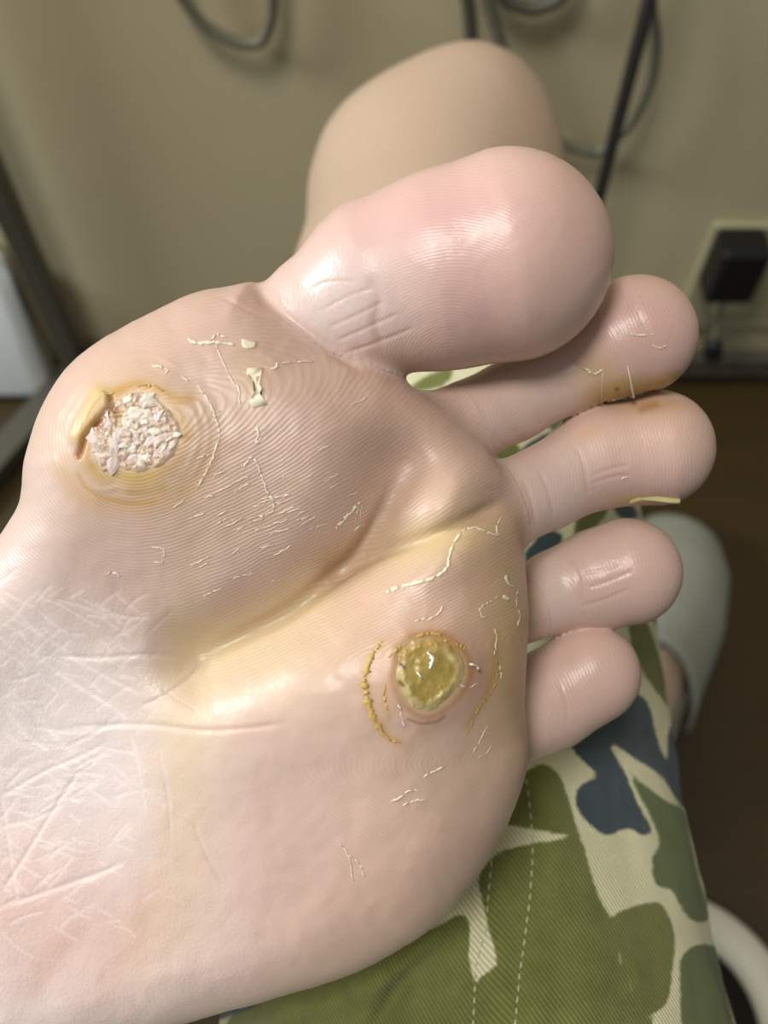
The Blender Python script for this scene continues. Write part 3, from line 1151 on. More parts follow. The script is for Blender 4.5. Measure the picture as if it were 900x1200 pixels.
def blob(name, poly, h0, thick, mat, tilt=(0, 0), label=None, dome=0.0, smooth=True):
    """one small scale of skin: an outlined piece with its own thickness"""
    a = np.array(poly, float)
    c = a.mean(0)
    top, bot = [], []
    pc, nc = hit(*c)
    if pc is None:
        return None
    for x, y in poly:
        p, n = hit(x, y)
        if p is None:
            p, n = pc, nc
        lift = tilt[0] * (x - c[0]) + tilt[1] * (y - c[1])
        top.append(p + n * (h0 + thick + lift))
        bot.append(p + n * (h0 - 1.5))
    n_ = len(poly)
    inner = []
    cc = np.mean(top, 0)
    for p in top:
        inner.append(cc + (p - cc) * 0.6 + nc * dome * (0.7 + 0.6 * random.random()))
    V_ = top + bot + inner + [cc + nc * dome]
    F_ = []
    for i in range(n_):
        j = (i + 1) % n_
        F_.append((n_ + i, n_ + j, j, i))
        F_.append((i, j, 2 * n_ + j, 2 * n_ + i))
        F_.append((2 * n_ + i, 2 * n_ + j, 3 * n_))
    # orient towards the viewer: screen polygons may run either way
    ar = sum(poly[i][0] * poly[(i + 1) % n_][1] - poly[(i + 1) % n_][0] * poly[i][1] for i in range(n_))
    if ar > 0:
        F_ = [t[::-1] for t in F_]
    o = mesh_obj(name, loc2w(np.array(V_)), F_, mat, body, smooth=smooth)
    if label:
        o['label'] = label
    return o


# crumbled white scales of the first callus, cut like a mosaic
rs_ = np.random.RandomState(5)
scales = []
for it in range(260):
    p = np.array([rs_.uniform(106, 214), rs_.uniform(458, 556)])
    sd_ = polysdf(p[0:1], p[1:2], CALL1)[0]
    if sd_ > -5 or (np.hypot(p[0] - 140, p[1] - 486) < 13):
        continue
    big = 1.5 if p[0] < 140 else 1.0
    r = rs_.uniform(5.0, 11.0) * big
    if any(np.hypot(*(p - q)) < 0.50 * (r + rq) for q, rq in scales):
        continue
    scales.append((p, r))
    an = rs_.uniform(-0.6, 0.6) + (1.2 if p[0] < 140 else -0.5)
    asp = rs_.uniform(0.4, 0.8)
    poly = []
    for kk in range(10):
        a = 2 * math.pi * (kk + 0.3 * rs_.uniform(-1, 1)) / 10
        rr = r * (1 + 0.38 * rs_.uniform(-1, 1))
        u, v = rr * math.cos(a), rr * asp * math.sin(a)
        poly.append((p[0] + u * math.cos(an) - v * math.sin(an), p[1] + u * math.sin(an) + v * math.cos(an)))
    m = M['crumb_pink'] if (p[0] < 135 or rs_.rand() < 0.3) else M['crumb']
    blob('callus_scale', poly, 0.8 + 1.6 * rs_.rand(), 0.5 + 0.5 * rs_.rand(), m, tilt=(rs_.uniform(-0.2, 0.2), rs_.uniform(-0.2, 0.2)), dome=0.9, smooth=False)


def strip(pts, w, mat, h=0.5, name='skin_flake', jag=0.6, curl=0.3, gap=0.12):
    """a thin ragged shred of lifted skin following the points on the sole"""
    L = spline(pts, 8) if len(pts) > 2 else [np.array(pts[0], float) * (1 - t) + np.array(pts[1], float) * t for t in np.linspace(0, 1, 9)]
    cum = np.concatenate([[0], np.cumsum([np.hypot(*(L[i + 1] - L[i])) for i in range(len(L) - 1)])])
    tt = np.linspace(0, cum[-1], max(4, int(cum[-1] / 2.2)))
    A = np.array(L)
    L = [np.array([np.interp(t, cum, A[:, 0]), np.interp(t, cum, A[:, 1])]) for t in tt]
    V_, F_ = [], []
    n = len(L)
    rows = 0
    for i, c in enumerate(L):
        t = L[min(i + 1, n - 1)] - L[max(i - 1, 0)]
        t = t / (np.hypot(*t) + 1e-6)
        nr = np.array([-t[1], t[0]])
        ww = (w[0] + (w[1] - w[0]) * i / (n - 1)) if isinstance(w, tuple) else w
        ww *= 0.85 + 0.9 * jag * rs_.uniform(-1, 1) + 0.5 * jag * math.sin(i * 0.9 + len(L))
        ww *= min(1, 0.35 + i / 2.0, 0.35 + (n - 1 - i) / 2.0)
        off = jag * 1.3 * rs_.uniform(-1, 1)
        row = []
        for s_, hh in ((-0.5, h * 0.35), (0.0, h), (0.5, h * 0.5 + curl * rs_.rand())):
            q = c + nr * (ww * s_ + off)
            p, nn = hit(*q)
            if p is None:
                row = None
                break
            row.append(p + nn * hh)
        if row is None:
            continue
        V_ += row
        if rows and not (gap and rs_.rand() < gap):
            b = len(V_) - 6
            F_ += [(b, b + 3, b + 4, b + 1), (b + 1, b + 4, b + 5, b + 2)]
        rows += 1
    if rows < 2:
        return
    o = mesh_obj(name, loc2w(np.array(V_)), F_, mat, body)
    so = o.modifiers.new('thick', 'SOLIDIFY')
    so.thickness = 0.00004
    so.offset = 0
    return o


FL, FP, FO, GL = M['flake'], M['flake_pale'], M['flake_ochre'], M['gloss']
for pts, w, m in [
    ([(220, 398), (232, 402), (246, 401), (262, 402), (275, 404)], (5, 2.5), FL),
    ([(246, 400), (254, 392), (266, 396)], 2.0, FL),
    ([(253, 404), (262, 425), (272, 446), (280, 456), (281, 474)], 2.0, FP),
    ([(310, 431), (324, 431), (324, 425)], 2.6, FL),
    ([(330, 426), (350, 424), (368, 424)], 1.6, FP),
    ([(232, 452), (245, 471), (253, 490), (257, 510), (252, 530), (243, 551), (231, 572)], (3, 1.4), FP),
    ([(298, 494), (303, 508), (300, 520), (307, 514)], 2.4, FP),
    ([(285, 548), (294, 536), (300, 540), (306, 555), (313, 576), (319, 586), (321, 598), (312, 603), (298, 606)], 2.2, FP),
    ([(322, 583), (340, 580)], 1.8, FP),
    ([(394, 620), (408, 604), (423, 588)], (4.5, 3), FL),
    ([(420, 590), (418, 604), (416, 614)], 1.3, FL),
    ([(424, 590), (422, 602), (422, 612)], 1.3, FL),
    ([(178, 428), (188, 430), (197, 434), (193, 438)], (4, 2.4), FL),
    ([(212, 440), (222, 447)], 2.2, FL),
    ([(178, 640), (192, 644), (190, 658), (180, 659)], 1.6, FP),
    ([(122, 674), (132, 671), (142, 676)], 1.8, FP),
    ([(448, 695), (468, 688), (486, 684), (508, 677), (524, 665), (527, 649), (533, 635), (543, 622), (558, 618), (572, 624), (584, 628)], (5.5, 2.0), FL),
    ([(584, 628), (582, 616), (588, 605)], 2.0, FL),
    ([(593, 674), (596, 684), (603, 688)], (5, 3), FL),
    ([(580, 701), (588, 698), (598, 703)], (4, 5), FL),
    ([(561, 716), (568, 708), (577, 704)], 2.0, FL),
    ([(562, 716), (566, 724), (570, 722)], 1.8, FL),
    ([(607, 692), (605, 708), (609, 722), (606, 734)], 1.8, FP),
    ([(500, 727), (508, 723), (517, 716), (518, 708)], 1.8, FP),
    ([(486, 728), (500, 724)], 1.6, FP),
    ([(448, 752), (437, 766), (430, 782), (427, 800)], (6, 9), FO),
    ([(427, 798), (431, 820), (438, 842), (448, 858)], (9, 6), FO),
    ([(446, 856), (456, 866), (470, 870)], (4, 2.5), FO),
    ([(452, 800), (450, 814), (454, 832)], 2.6, FO),
    ([(580, 737), (582, 752), (579, 768)], 2.6, FL),
    ([(582, 772), (583, 790), (576, 810), (560, 832), (548, 860)], 1.6, FO),
    ([(586, 780), (588, 796)], 2.2, FL),
    ([(571, 850), (563, 867), (554, 883)], (1.4, 2.6), FL),
    ([(578, 872), (568, 884), (560, 888)], 1.4, FP),
    ([(496, 911), (508, 904), (520, 898)], 2.0, FP),
    ([(458, 940), (470, 934), (480, 926), (493, 927)], 2.0, FP),
    ([(472, 944), (486, 938), (500, 938)], 1.4, FP),
    ([(396, 984), (408, 1002), (414, 1032)], 1.5, FP),
    ([(404, 1000), (420, 1010), (428, 1030)], 1.2, FP),
    ([(500, 764), (506, 772), (503, 785)], (7, 3.5), GL),
    ([(488, 787), (494, 795)], 4.0, GL),
    ([(548, 777), (556, 780), (558, 786)], (4, 2), GL),
    ([(466, 824), (470, 830)], 5.0, GL),
    ([(470, 834), (474, 852)], 2.0, FP),
    ([(536, 800), (548, 806), (560, 800)], 1.6, FP),
    ([(455, 770), (462, 764), (470, 757)], 3.5, FO),
    ([(520, 750), (534, 754), (546, 760)], 3.0, FO),
    ([(488, 746), (502, 742), (520, 744)], 3.5, FO),
    ([(736, 391), (748, 393), (768, 391)], 2.0, FP),
    ([(764, 404), (774, 408), (782, 404)], 2.6, FP),
    ([(748, 342), (752, 356)], 1.6, FP),
    ([(684, 432), (696, 438), (707, 434)], 3.2, FL),
    ([(728, 562), (736, 558), (738, 566)], 2.2, FP),
    ([(118, 458), (128, 462), (134, 460)], 3.0, FO),
    ([(160, 452), (180, 452), (192, 458)], 2.0, FO),
]:
    strip(pts, w, m, **({'h': 6.0, 'gap': 0, 'curl': 1.0} if m is GL else {}))
for poly, m in [
    ([(283, 398), (292, 400), (301, 401), (299, 408), (290, 409), (284, 406)], FL),
    ([(290, 432), (308, 431), (306, 441), (304, 450), (308, 455), (306, 464), (313, 474), (296, 478), (293, 470), (298, 460), (296, 446), (289, 438)], FL),
]:
    blob('skin_flake', poly, 0.3, 0.8, m)

# ragged lines of dry skin scattered over the ball
for i in range(120):
    x = rs_.uniform(200, 420)
    y = rs_.uniform(470, 700)
    if y > 760 - 0.45 * (x - 200) - 20 or rs_.rand() > math.exp(-(((x - 310) / 90) ** 2 + ((y - 600) / 80) ** 2)):
        continue
    L_ = rs_.uniform(6, 26)
    a = math.radians(-22 + rs_.uniform(-8, 8))
    strip([(x, y), (x + L_ * 0.5 * math.cos(a), y + L_ * 0.5 * math.sin(a) + rs_.uniform(-1, 1)), (x + L_ * math.cos(a), y + L_ * math.sin(a))], 1.1, FP, h=0.6, curl=0.3)


def thread(name, pts, r, mat, lab=None):
    W_ = []
    for x, y, h_ in pts:
        p, n = hit(x, y)
        if p is None:
            continue
        W_.append(loc2w(np.array([p + n * h_]))[0])
    o = tube(name, W_, [q * S for q in r][:len(W_)], mat, body, 7)
    if lab:
        o['label'] = lab
    return o


thread('skin_shred', [(735, 428, 2), (737, 438, 5), (739, 450, 6), (741, 460, 7), (741, 465, 7), (740, 470, 6)], [0.6, 1.2, 1.4, 1.6, 3.0, 2.0], FL, 'pale shred of skin hanging from the second toe')
thread('hair', [(707, 436, 1), (706, 448, 3), (705, 462, 4), (704, 474, 6)], [0.35] * 4, FL)
thread('hair', [(672, 425, 1), (682, 430, 3), (690, 434, 2)], [0.35] * 3, FL)

# nail of the third toe, seen on edge
V_, F_ = [], []
A_ = [(738, 588, 2), (752, 583, 3), (768, 583, 4), (784, 585, 4), (797, 586, 3)]
zt = -196
for i, (x, y, w) in enumerate(A_):
    for dy, dz in ((-1.5, 40), (w, 36), (w + 1.5, 4), (-1.0, 4)):
        V_.append(sp(x, y + dy, zt + dz))
for i in range(len(A_) - 1):
    for k in range(4):
        k2 = (k + 1) % 4
        F_.append((4 * i + k, 4 * i + k2, 4 * i + 4 + k2, 4 * i + 4 + k))
F_ += [(3, 2, 1, 0), tuple(range(16, 20))]
o = mesh_obj('toenail', loc2w(np.array(V_)), F_, M['nail'], body, smooth=False)
o['label'] = 'thin yellowish nail edge under the middle toe'

# ------------------------------------------------------------------ camouflage shorts
def thigh(s):
    """centre and half sizes of the trouser leg at 0 (hip) .. 1 (hem)"""
    y = -0.26 + s * 0.45
    cx = np.interp(y, [-0.26, -0.1, 0.0, 0.1, 0.19], [0.075, 0.040, 0.022, 0.016, 0.016])
    rx = np.interp(y, [-0.26, -0.1, 0.0, 0.05, 0.1, 0.19], [0.092, 0.066, 0.0605, 0.0600, 0.0655, 0.069])
    top = np.interp(y, [-0.26, -0.1, 0.0, 0.05, 0.1, 0.19], [0.575, 0.566, 0.560, 0.556, 0.551, 0.545])
    bot = np.interp(y, [-0.26, 0.0, 0.19], [0.38, 0.395, 0.408])
    return y, cx, rx, top, bot


NU, NW = 360, 300
V_ = np.zeros((NU, NW, 3))
uu = np.zeros((NU, NW))
ww = np.zeros((NU, NW))
for i in range(NU):
    s = i / (NU - 1)
    y, cx, rx, top, bot = thigh(s)
    a = np.linspace(0, 2 * math.pi, NW, endpoint=False)
    cz, rz = (top + bot) / 2, (top - bot) / 2
    ex = 0.86
    ca, sa = np.cos(a), np.sin(a)
    xx = np.sign(ca) * np.abs(ca) ** ex * rx
    zz_ = np.sign(sa) * np.abs(sa) ** ex * rz
    arc = a * 0.075
    fold = 0.0016 * fbm(np.full(NW, y * 28), 3 + 2.2 * np.cos(a) + 1.3 * np.sin(2 * a), 71) + 0.0007 * fbm(y * 90 + 2.0 * ca, 9 * sa, 73)
    # the flat felled seam stands a little proud
    V_[i, :, 0] = cx + xx * (1 + fold / rx)
    V_[i, :, 1] = y + 0.004 * np.sin(3 * a)
    V_[i, :, 2] = cz + zz_ * (1 + fold / rz)
    uu[i] = y * 1000
    ww[i] = arc * 1000
F_ = []
for i in range(NU - 1):
    for k in range(NW):
        k2 = (k + 1) % NW
        F_.append(((i + 1) * NW + k, (i + 1) * NW + k2, i * NW + k2, i * NW + k))
VV = V_.reshape(-1, 3)

# bulge of cloth where the foot presses into the thigh, and the seam ridge
L0 = w2loc(VV)
kx = FPX / (FPX - L0[:, 2])
cxs = 450 + L0[:, 0] * kx
cys = 600 - L0[:, 1] * kx
topside = VV[:, 2] > 0.47
seamA = spline([(612, 885), (619, 930), (624, 985), (622, 1040), (615, 1100), (608, 1150), (603, 1215)], 4)
seamB = spline([(578, 990), (574, 1030), (569, 1085), (558, 1130), (556, 1165), (554, 1215)], 4)
dA, _ = dline(cxs, cys, seamA)
dB, _ = dline(cxs, cys, seamB)
dM, _ = dline(cxs, cys, [(640, 880), (650, 985), (644, 1050), (634, 1120), (624, 1215)])
lift = topside * (0.0011 * np.exp(-(dM / 16) ** 2) - 0.0005 * np.exp(-(dA / 4) ** 2) - 0.0005 * np.exp(-(dB / 4) ** 2))
dE, tE = dline(cxs, cys, [(150, 1222), (300, 1186), (400, 1160), (480, 1126), (540, 1080)])
lift += topside * 0.004 * np.exp(-(dE / 26) ** 2)
dF_, _ = dline(cxs, cys, [(560, 1045), (520, 1105), (470, 1150), (440, 1215)])
lift -= topside * 0.003 * np.exp(-(dF_ / 13) ** 2)
VV[:, 2] += lift
VV[:, 1] -= 0.3 * lift

PR = {
    'green': [
        [(560, 960), (585, 966), (602, 968), (626, 972), (656, 977), (680, 982), (675, 967), (665, 933), (653, 906), (634, 895), (619, 903), (590, 930)],
        [(560, 1026), (582, 1001), (611, 991), (646, 985), (680, 983), (690, 1016), (704, 1055), (719, 1084), (726, 1123), (743, 1167), (756, 1215), (551, 1215), (558, 1153), (580, 1133), (581, 1119), (570, 1080)],
        [(266, 1215), (275, 1182), (330, 1160), (420, 1120), (490, 1092), (520, 1078), (546, 1072), (549, 1120), (538, 1215)],
        [(717, 1075), (734, 1065), (770, 1057), (783, 1072), (791, 1099), (788, 1138), (783, 1172), (768, 1187), (753, 1185), (739, 1153), (724, 1114)],
        [(735, 728), (757, 727), (771, 764), (783, 804), (785, 829), (768, 809), (751, 784), (740, 758)],
        [(560, 540), (590, 520), (610, 525), (600, 550), (570, 570)],
        [(676, 605), (700, 590), (712, 600), (690, 625), (672, 632)],
        [(470, 462), (500, 440), (530, 430), (520, 452)],
    ],
    'sage': [
        [(736, 901), (753, 918), (783, 940), (802, 950), (810, 987), (819, 1026), (829, 1060), (830, 1077), (817, 1081), (802, 1070), (792, 1050), (783, 1041), (768, 1036), (764, 1006), (773, 987), (761, 955), (744, 921)],
        [(797, 1123), (812, 1109), (836, 1108), (849, 1128), (854, 1172), (858, 1215), (805, 1215), (797, 1158)],
        [(763, 722), (784, 718), (800, 780), (790, 790), (776, 750)],
        [(640, 500), (668, 480), (690, 476), (660, 505)],
    ],
    'navy': [
        [(663, 869), (690, 855), (709, 842), (724, 830), (737, 812), (751, 815), (762, 829), (768, 855), (774, 877), (782, 889), (782, 863), (788, 849), (796, 860),
         (804, 905), (803, 948), (787, 928), (773, 908), (744, 889), (719, 872), (717, 879), (734, 908), (748, 943), (763, 970), (756, 979), (734, 971), (714, 979),
         (695, 970), (677, 948), (675, 928), (687, 916), (700, 908), (680, 889)],
        [(215, 1200), (232, 1184), (300, 1166), (312, 1160), (300, 1175), (240, 1196)],
        [(614, 648), (640, 622), (660, 630), (640, 660), (618, 664)],
        [(718, 594), (740, 590), (748, 606), (728, 608)],
        [(596, 545), (618, 520), (650, 505), (640, 520), (610, 545)],
    ],
}
shorts_mesh_v = VV
sd = {}
for kname, polys in PR.items():
    d = np.full(len(VV), 60.0)
    m = topside | (VV[:, 0] > 0.03)
    for poly in polys:
        a = np.array(spline(list(poly) + [poly[0]], 3)[:-1])
        mm = m & (cxs > a[:, 0].min() - 40) & (cxs < a[:, 0].max() + 40) & (cys > a[:, 1].min() - 40) & (cys < a[:, 1].max() + 40)
        if mm.any():
            d[mm] = np.minimum(d[mm], polysdf(cxs[mm], cys[mm], [tuple(q) for q in a]))
    sd[kname] = d
# the print goes on over the rest of the leg
off = ((cxs < 540) & (cys < 1010) & ~((cxs > 455) & (cys > 425) & (cys < 475))) | (cys < 580) & (cxs < 570) & (cys > 480) | ~((cys > 420) & (cys < 1225) & (cxs < 870) & (VV[:, 2] > 0.385))
ang = np.arctan2(VV[:, 2] - 0.475, VV[:, 0] - 0.02)
for kname, sdv, seed in (('green', 60, 81), ('sage', 60, 83), ('navy', 60, 85)):
    nzv = fbm(VV[:, 1] * 22 + 3 * seed, np.cos(ang) * 1.6 + np.sin(ang) * 2.1 + seed, seed, 2)
    sd[kname] = np.where(off, (0.22 - nzv) * 60, sd[kname])

shorts = mesh_obj('shorts', VV, F_, M['camo'], person)
for kname in sd:
    put_attr(shorts.data, kname, sd[kname])
put_attr(shorts.data, 'wu', uu.ravel())
put_attr(shorts.data, 'wv', ww.ravel())
shorts['label'] = 'camouflage shorts in cream, green and navy twill'
so = shorts.modifiers.new('thick', 'SOLIDIFY')
so.thickness = 0.0012
so.offset = -1

# the other trouser leg and the seat of the shorts, behind the viewer
V2, F2, n2 = [], [], 48
stations = [((-0.10, -0.33, 0.49), (1, 0.3, 0), 0.12), ((-0.085, -0.24, 0.485), (1, 0.5, 0), 0.108), ((-0.16, -0.12, 0.49), (0.75, 0.6, 0), 0.094), ((-0.23, -0.03, 0.49), (0.7, 0.7, 0), 0.088), ((-0.27, 0.02, 0.49), (0.7, 0.7, 0), 0.086)]
for c, ax_, r in stations:
    a_ = Vector(ax_).normalized()
    for k in range(n2):
        w = 2 * math.pi * k / n2
        V2.append(Vector(c) + a_ * r * math.cos(w) + Vector((0, 0, 1)) * r * math.sin(w))
for i in range(len(stations) - 1):
    for k in range(n2):
        k2 = (k + 1) % n2
        F2.append((i * n2 + k, i * n2 + k2, (i + 1) * n2 + k2, (i + 1) * n2 + k))
leg2 = mesh_obj('shorts_leg', V2, F2, M['camo'], shorts)
leg2['label'] = 'other leg of the camouflage shorts'
Vn = np.array([tuple(v) for v in V2])
for kname, seed in (('green', 91), ('sage', 93), ('navy', 95)):
    put_attr(leg2.data, kname, (0.2 - fbm(Vn[:, 0] * 22 + Vn[:, 2] * 9, Vn[:, 1] * 22 + Vn[:, 2] * 17, seed, 2)) * 60)
put_attr(leg2.data, 'wu', Vn[:, 1] * 1000)
put_attr(leg2.data, 'wv', (Vn[:, 0] + Vn[:, 2]) * 1000)

# stitches along the seams
cl_b = BVHTree.FromPolygons([tuple(v) for v in VV], F_)


def cloth_hit(xs, ys):
    d = Vector(ray(xs, ys)).normalized()
    p, n, i, dist = cl_b.ray_cast(Vector(CAM), d)
    if p is None:
        return None, None
    if n.dot(d) > 0:
        n = -n
    return p, n


bm = bmesh.new()
bmesh.ops.create_icosphere(bm, subdivisions=1, radius=1)
st_me = bpy.data.meshes.new('stitch')
bm.to_mesh(st_me)
bm.free()
st_me.materials.append(M['thread'])
for line, y0, pitch in ((seamA, 0.0, 13.5), (seamB, 4.0, 13.5)):
    L = [np.array(q) for q in line]
    cum = [0]
    for i in range(1, len(L)):
        cum.append(cum[-1] + np.hypot(*(L[i] - L[i - 1])))
    q = y0
    while q < cum[-1] - 12:
        x1, y1 = [np.interp(q, cum, [c[k] for c in L]) for k in (0, 1)]
        x2, y2 = [np.interp(q + 9.5, cum, [c[k] for c in L]) for k in (0, 1)]
        p1, n1_ = cloth_hit(x1, y1)
        p2, n2_ = cloth_hit(x2, y2)
        if p1 and p2:
            o = bpy.data.objects.new('stitch', st_me)
            COL.objects.link(o)
            o.parent = shorts
            d = (p2 - p1)
            L_ = d.length
            ez = n1_
            ex = d.normalized()
            ey = ez.cross(ex).normalized()
            ez = ex.cross(ey)
            mt = Matrix((ex, ey, ez)).transposed().to_4x4() @ Matrix.Diagonal((L_ * 0.5, 0.00022, 0.00022, 1))
            o.matrix_world = Matrix.Translation((p1 + p2) / 2 + n1_ * 0.0001) @ mt
        q += pitch

# ------------------------------------------------------------------ slipper on the standing foot
def slipper_ring(t):
    y = 0.13 + 0.30 * t
    return y


sl_dir = Vector((0.41, 1, 0)).normalized()
sl_side = Vector((sl_dir.y, -sl_dir.x, 0))
sl0 = Vector((0.160, 0.138, 0))


def sl_half(t):
    return float(np.interp(t, [0, 0.04, 0.12, 0.3, 0.5, 0.7, 0.85, 0.95, 1.0], [0.012, 0.028, 0.038, 0.040, 0.044, 0.052, 0.047, 0.030, 0.006]))


LEN = 0.300
outl = [(t, sl_half(t)) for t in np.linspace(0, 1, 26)]
ring = [sl0 + sl_dir * (t * LEN) + sl_side * h_ for t, h_ in outl] + [sl0 + sl_dir * (t * LEN) - sl_side * h_ for t, h_ in outl[::-1]]
n_ = len(ring)
V_ = [Vector((p.x, p.y, 0.0)) for p in ring] + [Vector((p.x, p.y, 0.012)) for p in ring]
F_ = [tuple(range(n_)), tuple(range(n_, 2 * n_))[::-1]] + [(i, i + n_, (i + 1) % n_ + n_, (i + 1) % n_) for i in range(n_)]
slp = mesh_obj('slipper', V_, F_, M['slipper'], person, smooth=False)
slp['label'] = 'off-white slipper on the foot standing on the floor'
V_, F_ = [], []
TS = np.linspace(0.46, 1.0, 22)
NA = 20
for t in TS:
    h_ = sl_half(t) + 0.001
    hz = float(np.interp(t, [0.46, 0.6, 0.8, 0.93, 1.0], [0.088, 0.080, 0.064, 0.046, 0.016]))
    lead = 0.0
    for k in range(NA + 1):
        a = math.pi * k / NA
        back = -0.035 * (abs(math.cos(a)) ** 2) * (1 - (t - 0.46) / 0.54) * 1.0
        p = sl0 + sl_dir * (t * LEN + back) + sl_side * (h_ * math.cos(a)) + Vector((0, 0, 0.010 + (hz - 0.01) * math.sin(a) ** 0.75))
        V_.append(p)
for i in range(len(TS) - 1):
    for k in range(NA):
        F_.append((i * (NA + 1) + k, i * (NA + 1) + k + 1, (i + 1) * (NA + 1) + k + 1, (i + 1) * (NA + 1) + k))
up_ = mesh_obj('slipper_upper', V_, F_, M['slipper'], slp)
so = up_.modifiers.new('thick', 'SOLIDIFY')
so.thickness = 0.004

# ------------------------------------------------------------------ things in the room
# metal rack against the wall
rk = empty('metal_rack', (-0.3, 0.58, 0))
tag(rk, 'dark grey metal rack frame standing along the wall', 'rack')
keep_parent(box('post', (-0.302, 0.580, 0.45), (0.019, 0.019, 0.90), M['rack'], bev=0.002), rk)
keep_parent(box('rail', (0.07, 0.583, 0.034), (0.726, 0.014, 0.026), M['rack'], bev=0.002), rk)
p0 = on_plane(88, 424, 2, 0.026)
p1 = on_plane(-60, 592, 2, 0.026)
dv = Vector(p1) - Vector(p0)
fr = box('foot_rail', (0, 0, 0), (dv.length, 0.028, 0.020), M['rack'], bev=0.002)
fr.location = (Vector(p0) + Vector(p1)) / 2 - Vector((0, 0, 0.012))
fr.rotation_euler = (0, 0, math.atan2(dv.y, dv.x))
keep_parent(fr, rk)
pole = tube('pole', [(0.167, 0.564, 0.0), (0.165, 0.564, 0.3), (0.168, 0.564, 0.9)], 0.0048, M['pole'])
tag(pole, 'thin black vertical pole in front of the wall', 'pole')

# white box behind the post
bm = bmesh.new()
bmesh.ops.create_cube(bm, size=1)
bmesh.ops.scale(bm, vec=(0.26, 0.044, 0.175), verts=bm.verts)
bmesh.ops.bevel(bm, geom=list(bm.edges), offset=0.016, segments=4, affect='EDGES', profile=0.5)
for v in bm.verts:
    if v.co.y < 0 and v.co.z > 0:
        v.co.y += 0.030  # front face slanted back only so that it catches more light
bmesh.ops.translate(bm, vec=(-0.462, 0.581, 0.0885), verts=bm.verts)
wb = bm_obj('white_box', bm, M['white'])
tag(wb, 'bright white box on the floor at the left edge', 'box')

# cables hanging on the wall


def cable(pts, r, mat, label, yw=0.594):
    L = [on_plane(x, y, 1, yw) for x, y in spline(pts, 6)]
    o = tube('cable', L, r, mat, n=10)
    tag(o, label, 'cable', 'cables hanging on the wall')
    return o


cable([(196, -60), (206, -18), (216, 2), (240, 30), (268, 46), (292, 52), (308, 46), (317, 22), (319, 0), (318, -60)], 0.0040, M['cable'], 'grey cable loop at the top left of the wall')
cable([(538, -60), (546, -10), (550, 20), (551, 60), (540, 110)], 0.0046, M['cable_dark'], 'dark cable dropping behind the top of the knee')
cable([(560, -60), (570, -6), (582, 34), (594, 72), (620, 130), (640, 155), (668, 172), (700, 180)], 0.0042, M['cable'], 'grey cable passing behind the right side of the knee')
cable([(572, -40), (590, -4), (606, 6), (624, 10), (642, 6), (658, -4), (680, -40)], 0.0046, M['cable_dark'], 'short dark cable sag at the top edge right of the knee')
cable([(756, -60), (764, 10), (768, 50), (762, 96), (742, 140), (716, 168), (700, 180)], 0.0038, M['cable'], 'grey cable curving beside the black pole', 0.588)

# wall outlet with a black adapter
oc = on_plane(872, 322, 1, WALL_Y)
ol = empty('wall_outlet', (oc[0], WALL_Y, oc[2]))
tag(ol, 'pale wall outlet plate behind the black adapter', 'outlet')
keep_parent(box('plate', (oc[0], WALL_Y - 0.004, oc[2]), (0.096, 0.008, 0.130), M['plate'], bev=0.003), ol)
keep_parent(box('socket_insert', (oc[0], WALL_Y - 0.009, oc[2]), (0.036, 0.003, 0.085), M['plate'], bev=0.001), ol)
ac = on_plane(861, 313, 1, WALL_Y - 0.028)
ad = empty('power_adapter', (ac[0], WALL_Y - 0.028, ac[2]))
tag(ad, 'black power adapter plugged into the wall outlet', 'adapter')
bm = bmesh.new()
bmesh.ops.create_cube(bm, size=1)
bmesh.ops.scale(bm, vec=(0.042, 0.034, 0.060), verts=bm.verts)
bmesh.ops.bevel(bm, geom=list(bm.edges), offset=0.005, segments=3, affect='EDGES', profile=0.5)
bmesh.ops.translate(bm, vec=(ac[0], WALL_Y - 0.0275, ac[2]), verts=bm.verts)
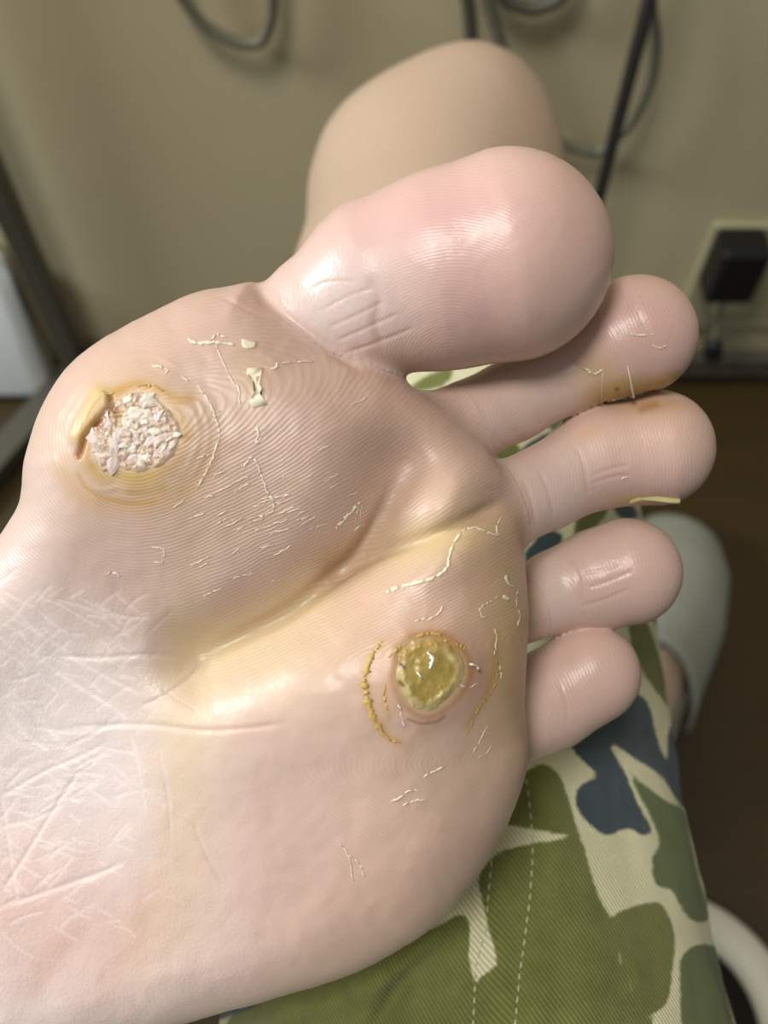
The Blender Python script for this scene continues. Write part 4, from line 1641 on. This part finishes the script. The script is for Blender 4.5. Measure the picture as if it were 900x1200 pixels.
keep_parent(bm_obj('adapter_body', bm, M['black'], smooth=False), ad)
c0 = np.array([ac[0], WALL_Y - 0.026, ac[2] - 0.028])
c1 = on_plane(842, 372, 1, WALL_Y - 0.02)
c2 = on_plane(836, 400, 1, WALL_Y - 0.03)
keep_parent(tube('cord', spline([c0, c1, c2], 6), 0.0026, M['cable']), ad)
c3 = on_plane(835, 420, 1, WALL_Y - 0.032)
keep_parent(tube('connector', [tuple(c2 + (c3 - c2) * t) for t in np.linspace(-0.15, 1, 9)], [0.004, 0.007, 0.0085, 0.009, 0.009, 0.009, 0.0085, 0.007, 0.003], M['black'], n=14), ad)

# round open container by the right thigh
cc = on_plane(790, 1206, 2, 0.10)
con = empty('round_container', (cc[0], cc[1], 0))
tag(con, 'round open container with a cream rim at the bottom right corner', 'container')


def lathe(name, prof, mat, n=72):
    V_, F_ = [], []
    for r, z in prof:
        for k in range(n):
            w = 2 * math.pi * k / n
            V_.append((cc[0] + r * math.cos(w), cc[1] + r * math.sin(w), z))
    for i in range(len(prof) - 1):
        for k in range(n):
            k2 = (k + 1) % n
            F_.append((i * n + k, i * n + k2, (i + 1) * n + k2, (i + 1) * n + k))
    o = mesh_obj(name, V_, F_, mat)
    bm = bmesh.new()
    bm.from_mesh(o.data)
    bmesh.ops.recalc_face_normals(bm, faces=bm.faces)
    bm.to_mesh(o.data)
    bm.free()
    return keep_parent(o, con)


R0 = 0.081
lathe('container_wall', [(0.0, 0.002), (R0 * 0.78, 0.002), (R0 * 0.80, 0.0), (R0 * 0.96, 0.094), (R0 * 0.90, 0.094), (R0 * 0.74, 0.008), (0.0, 0.008)], M['rim_grey'])
lathe('rim', [(R0 * 0.68, 0.093), (R0 * 0.69, 0.099), (R0 * 0.78, 0.103), (R0 * 0.96, 0.102), (R0, 0.097), (R0, 0.092), (R0 * 0.95, 0.090), (R0 * 0.68, 0.093)], M['rim'])
lathe('liner', [(R0 * 0.67, 0.095), (R0 * 0.62, 0.012), (0.0, 0.010)], M['inside'])
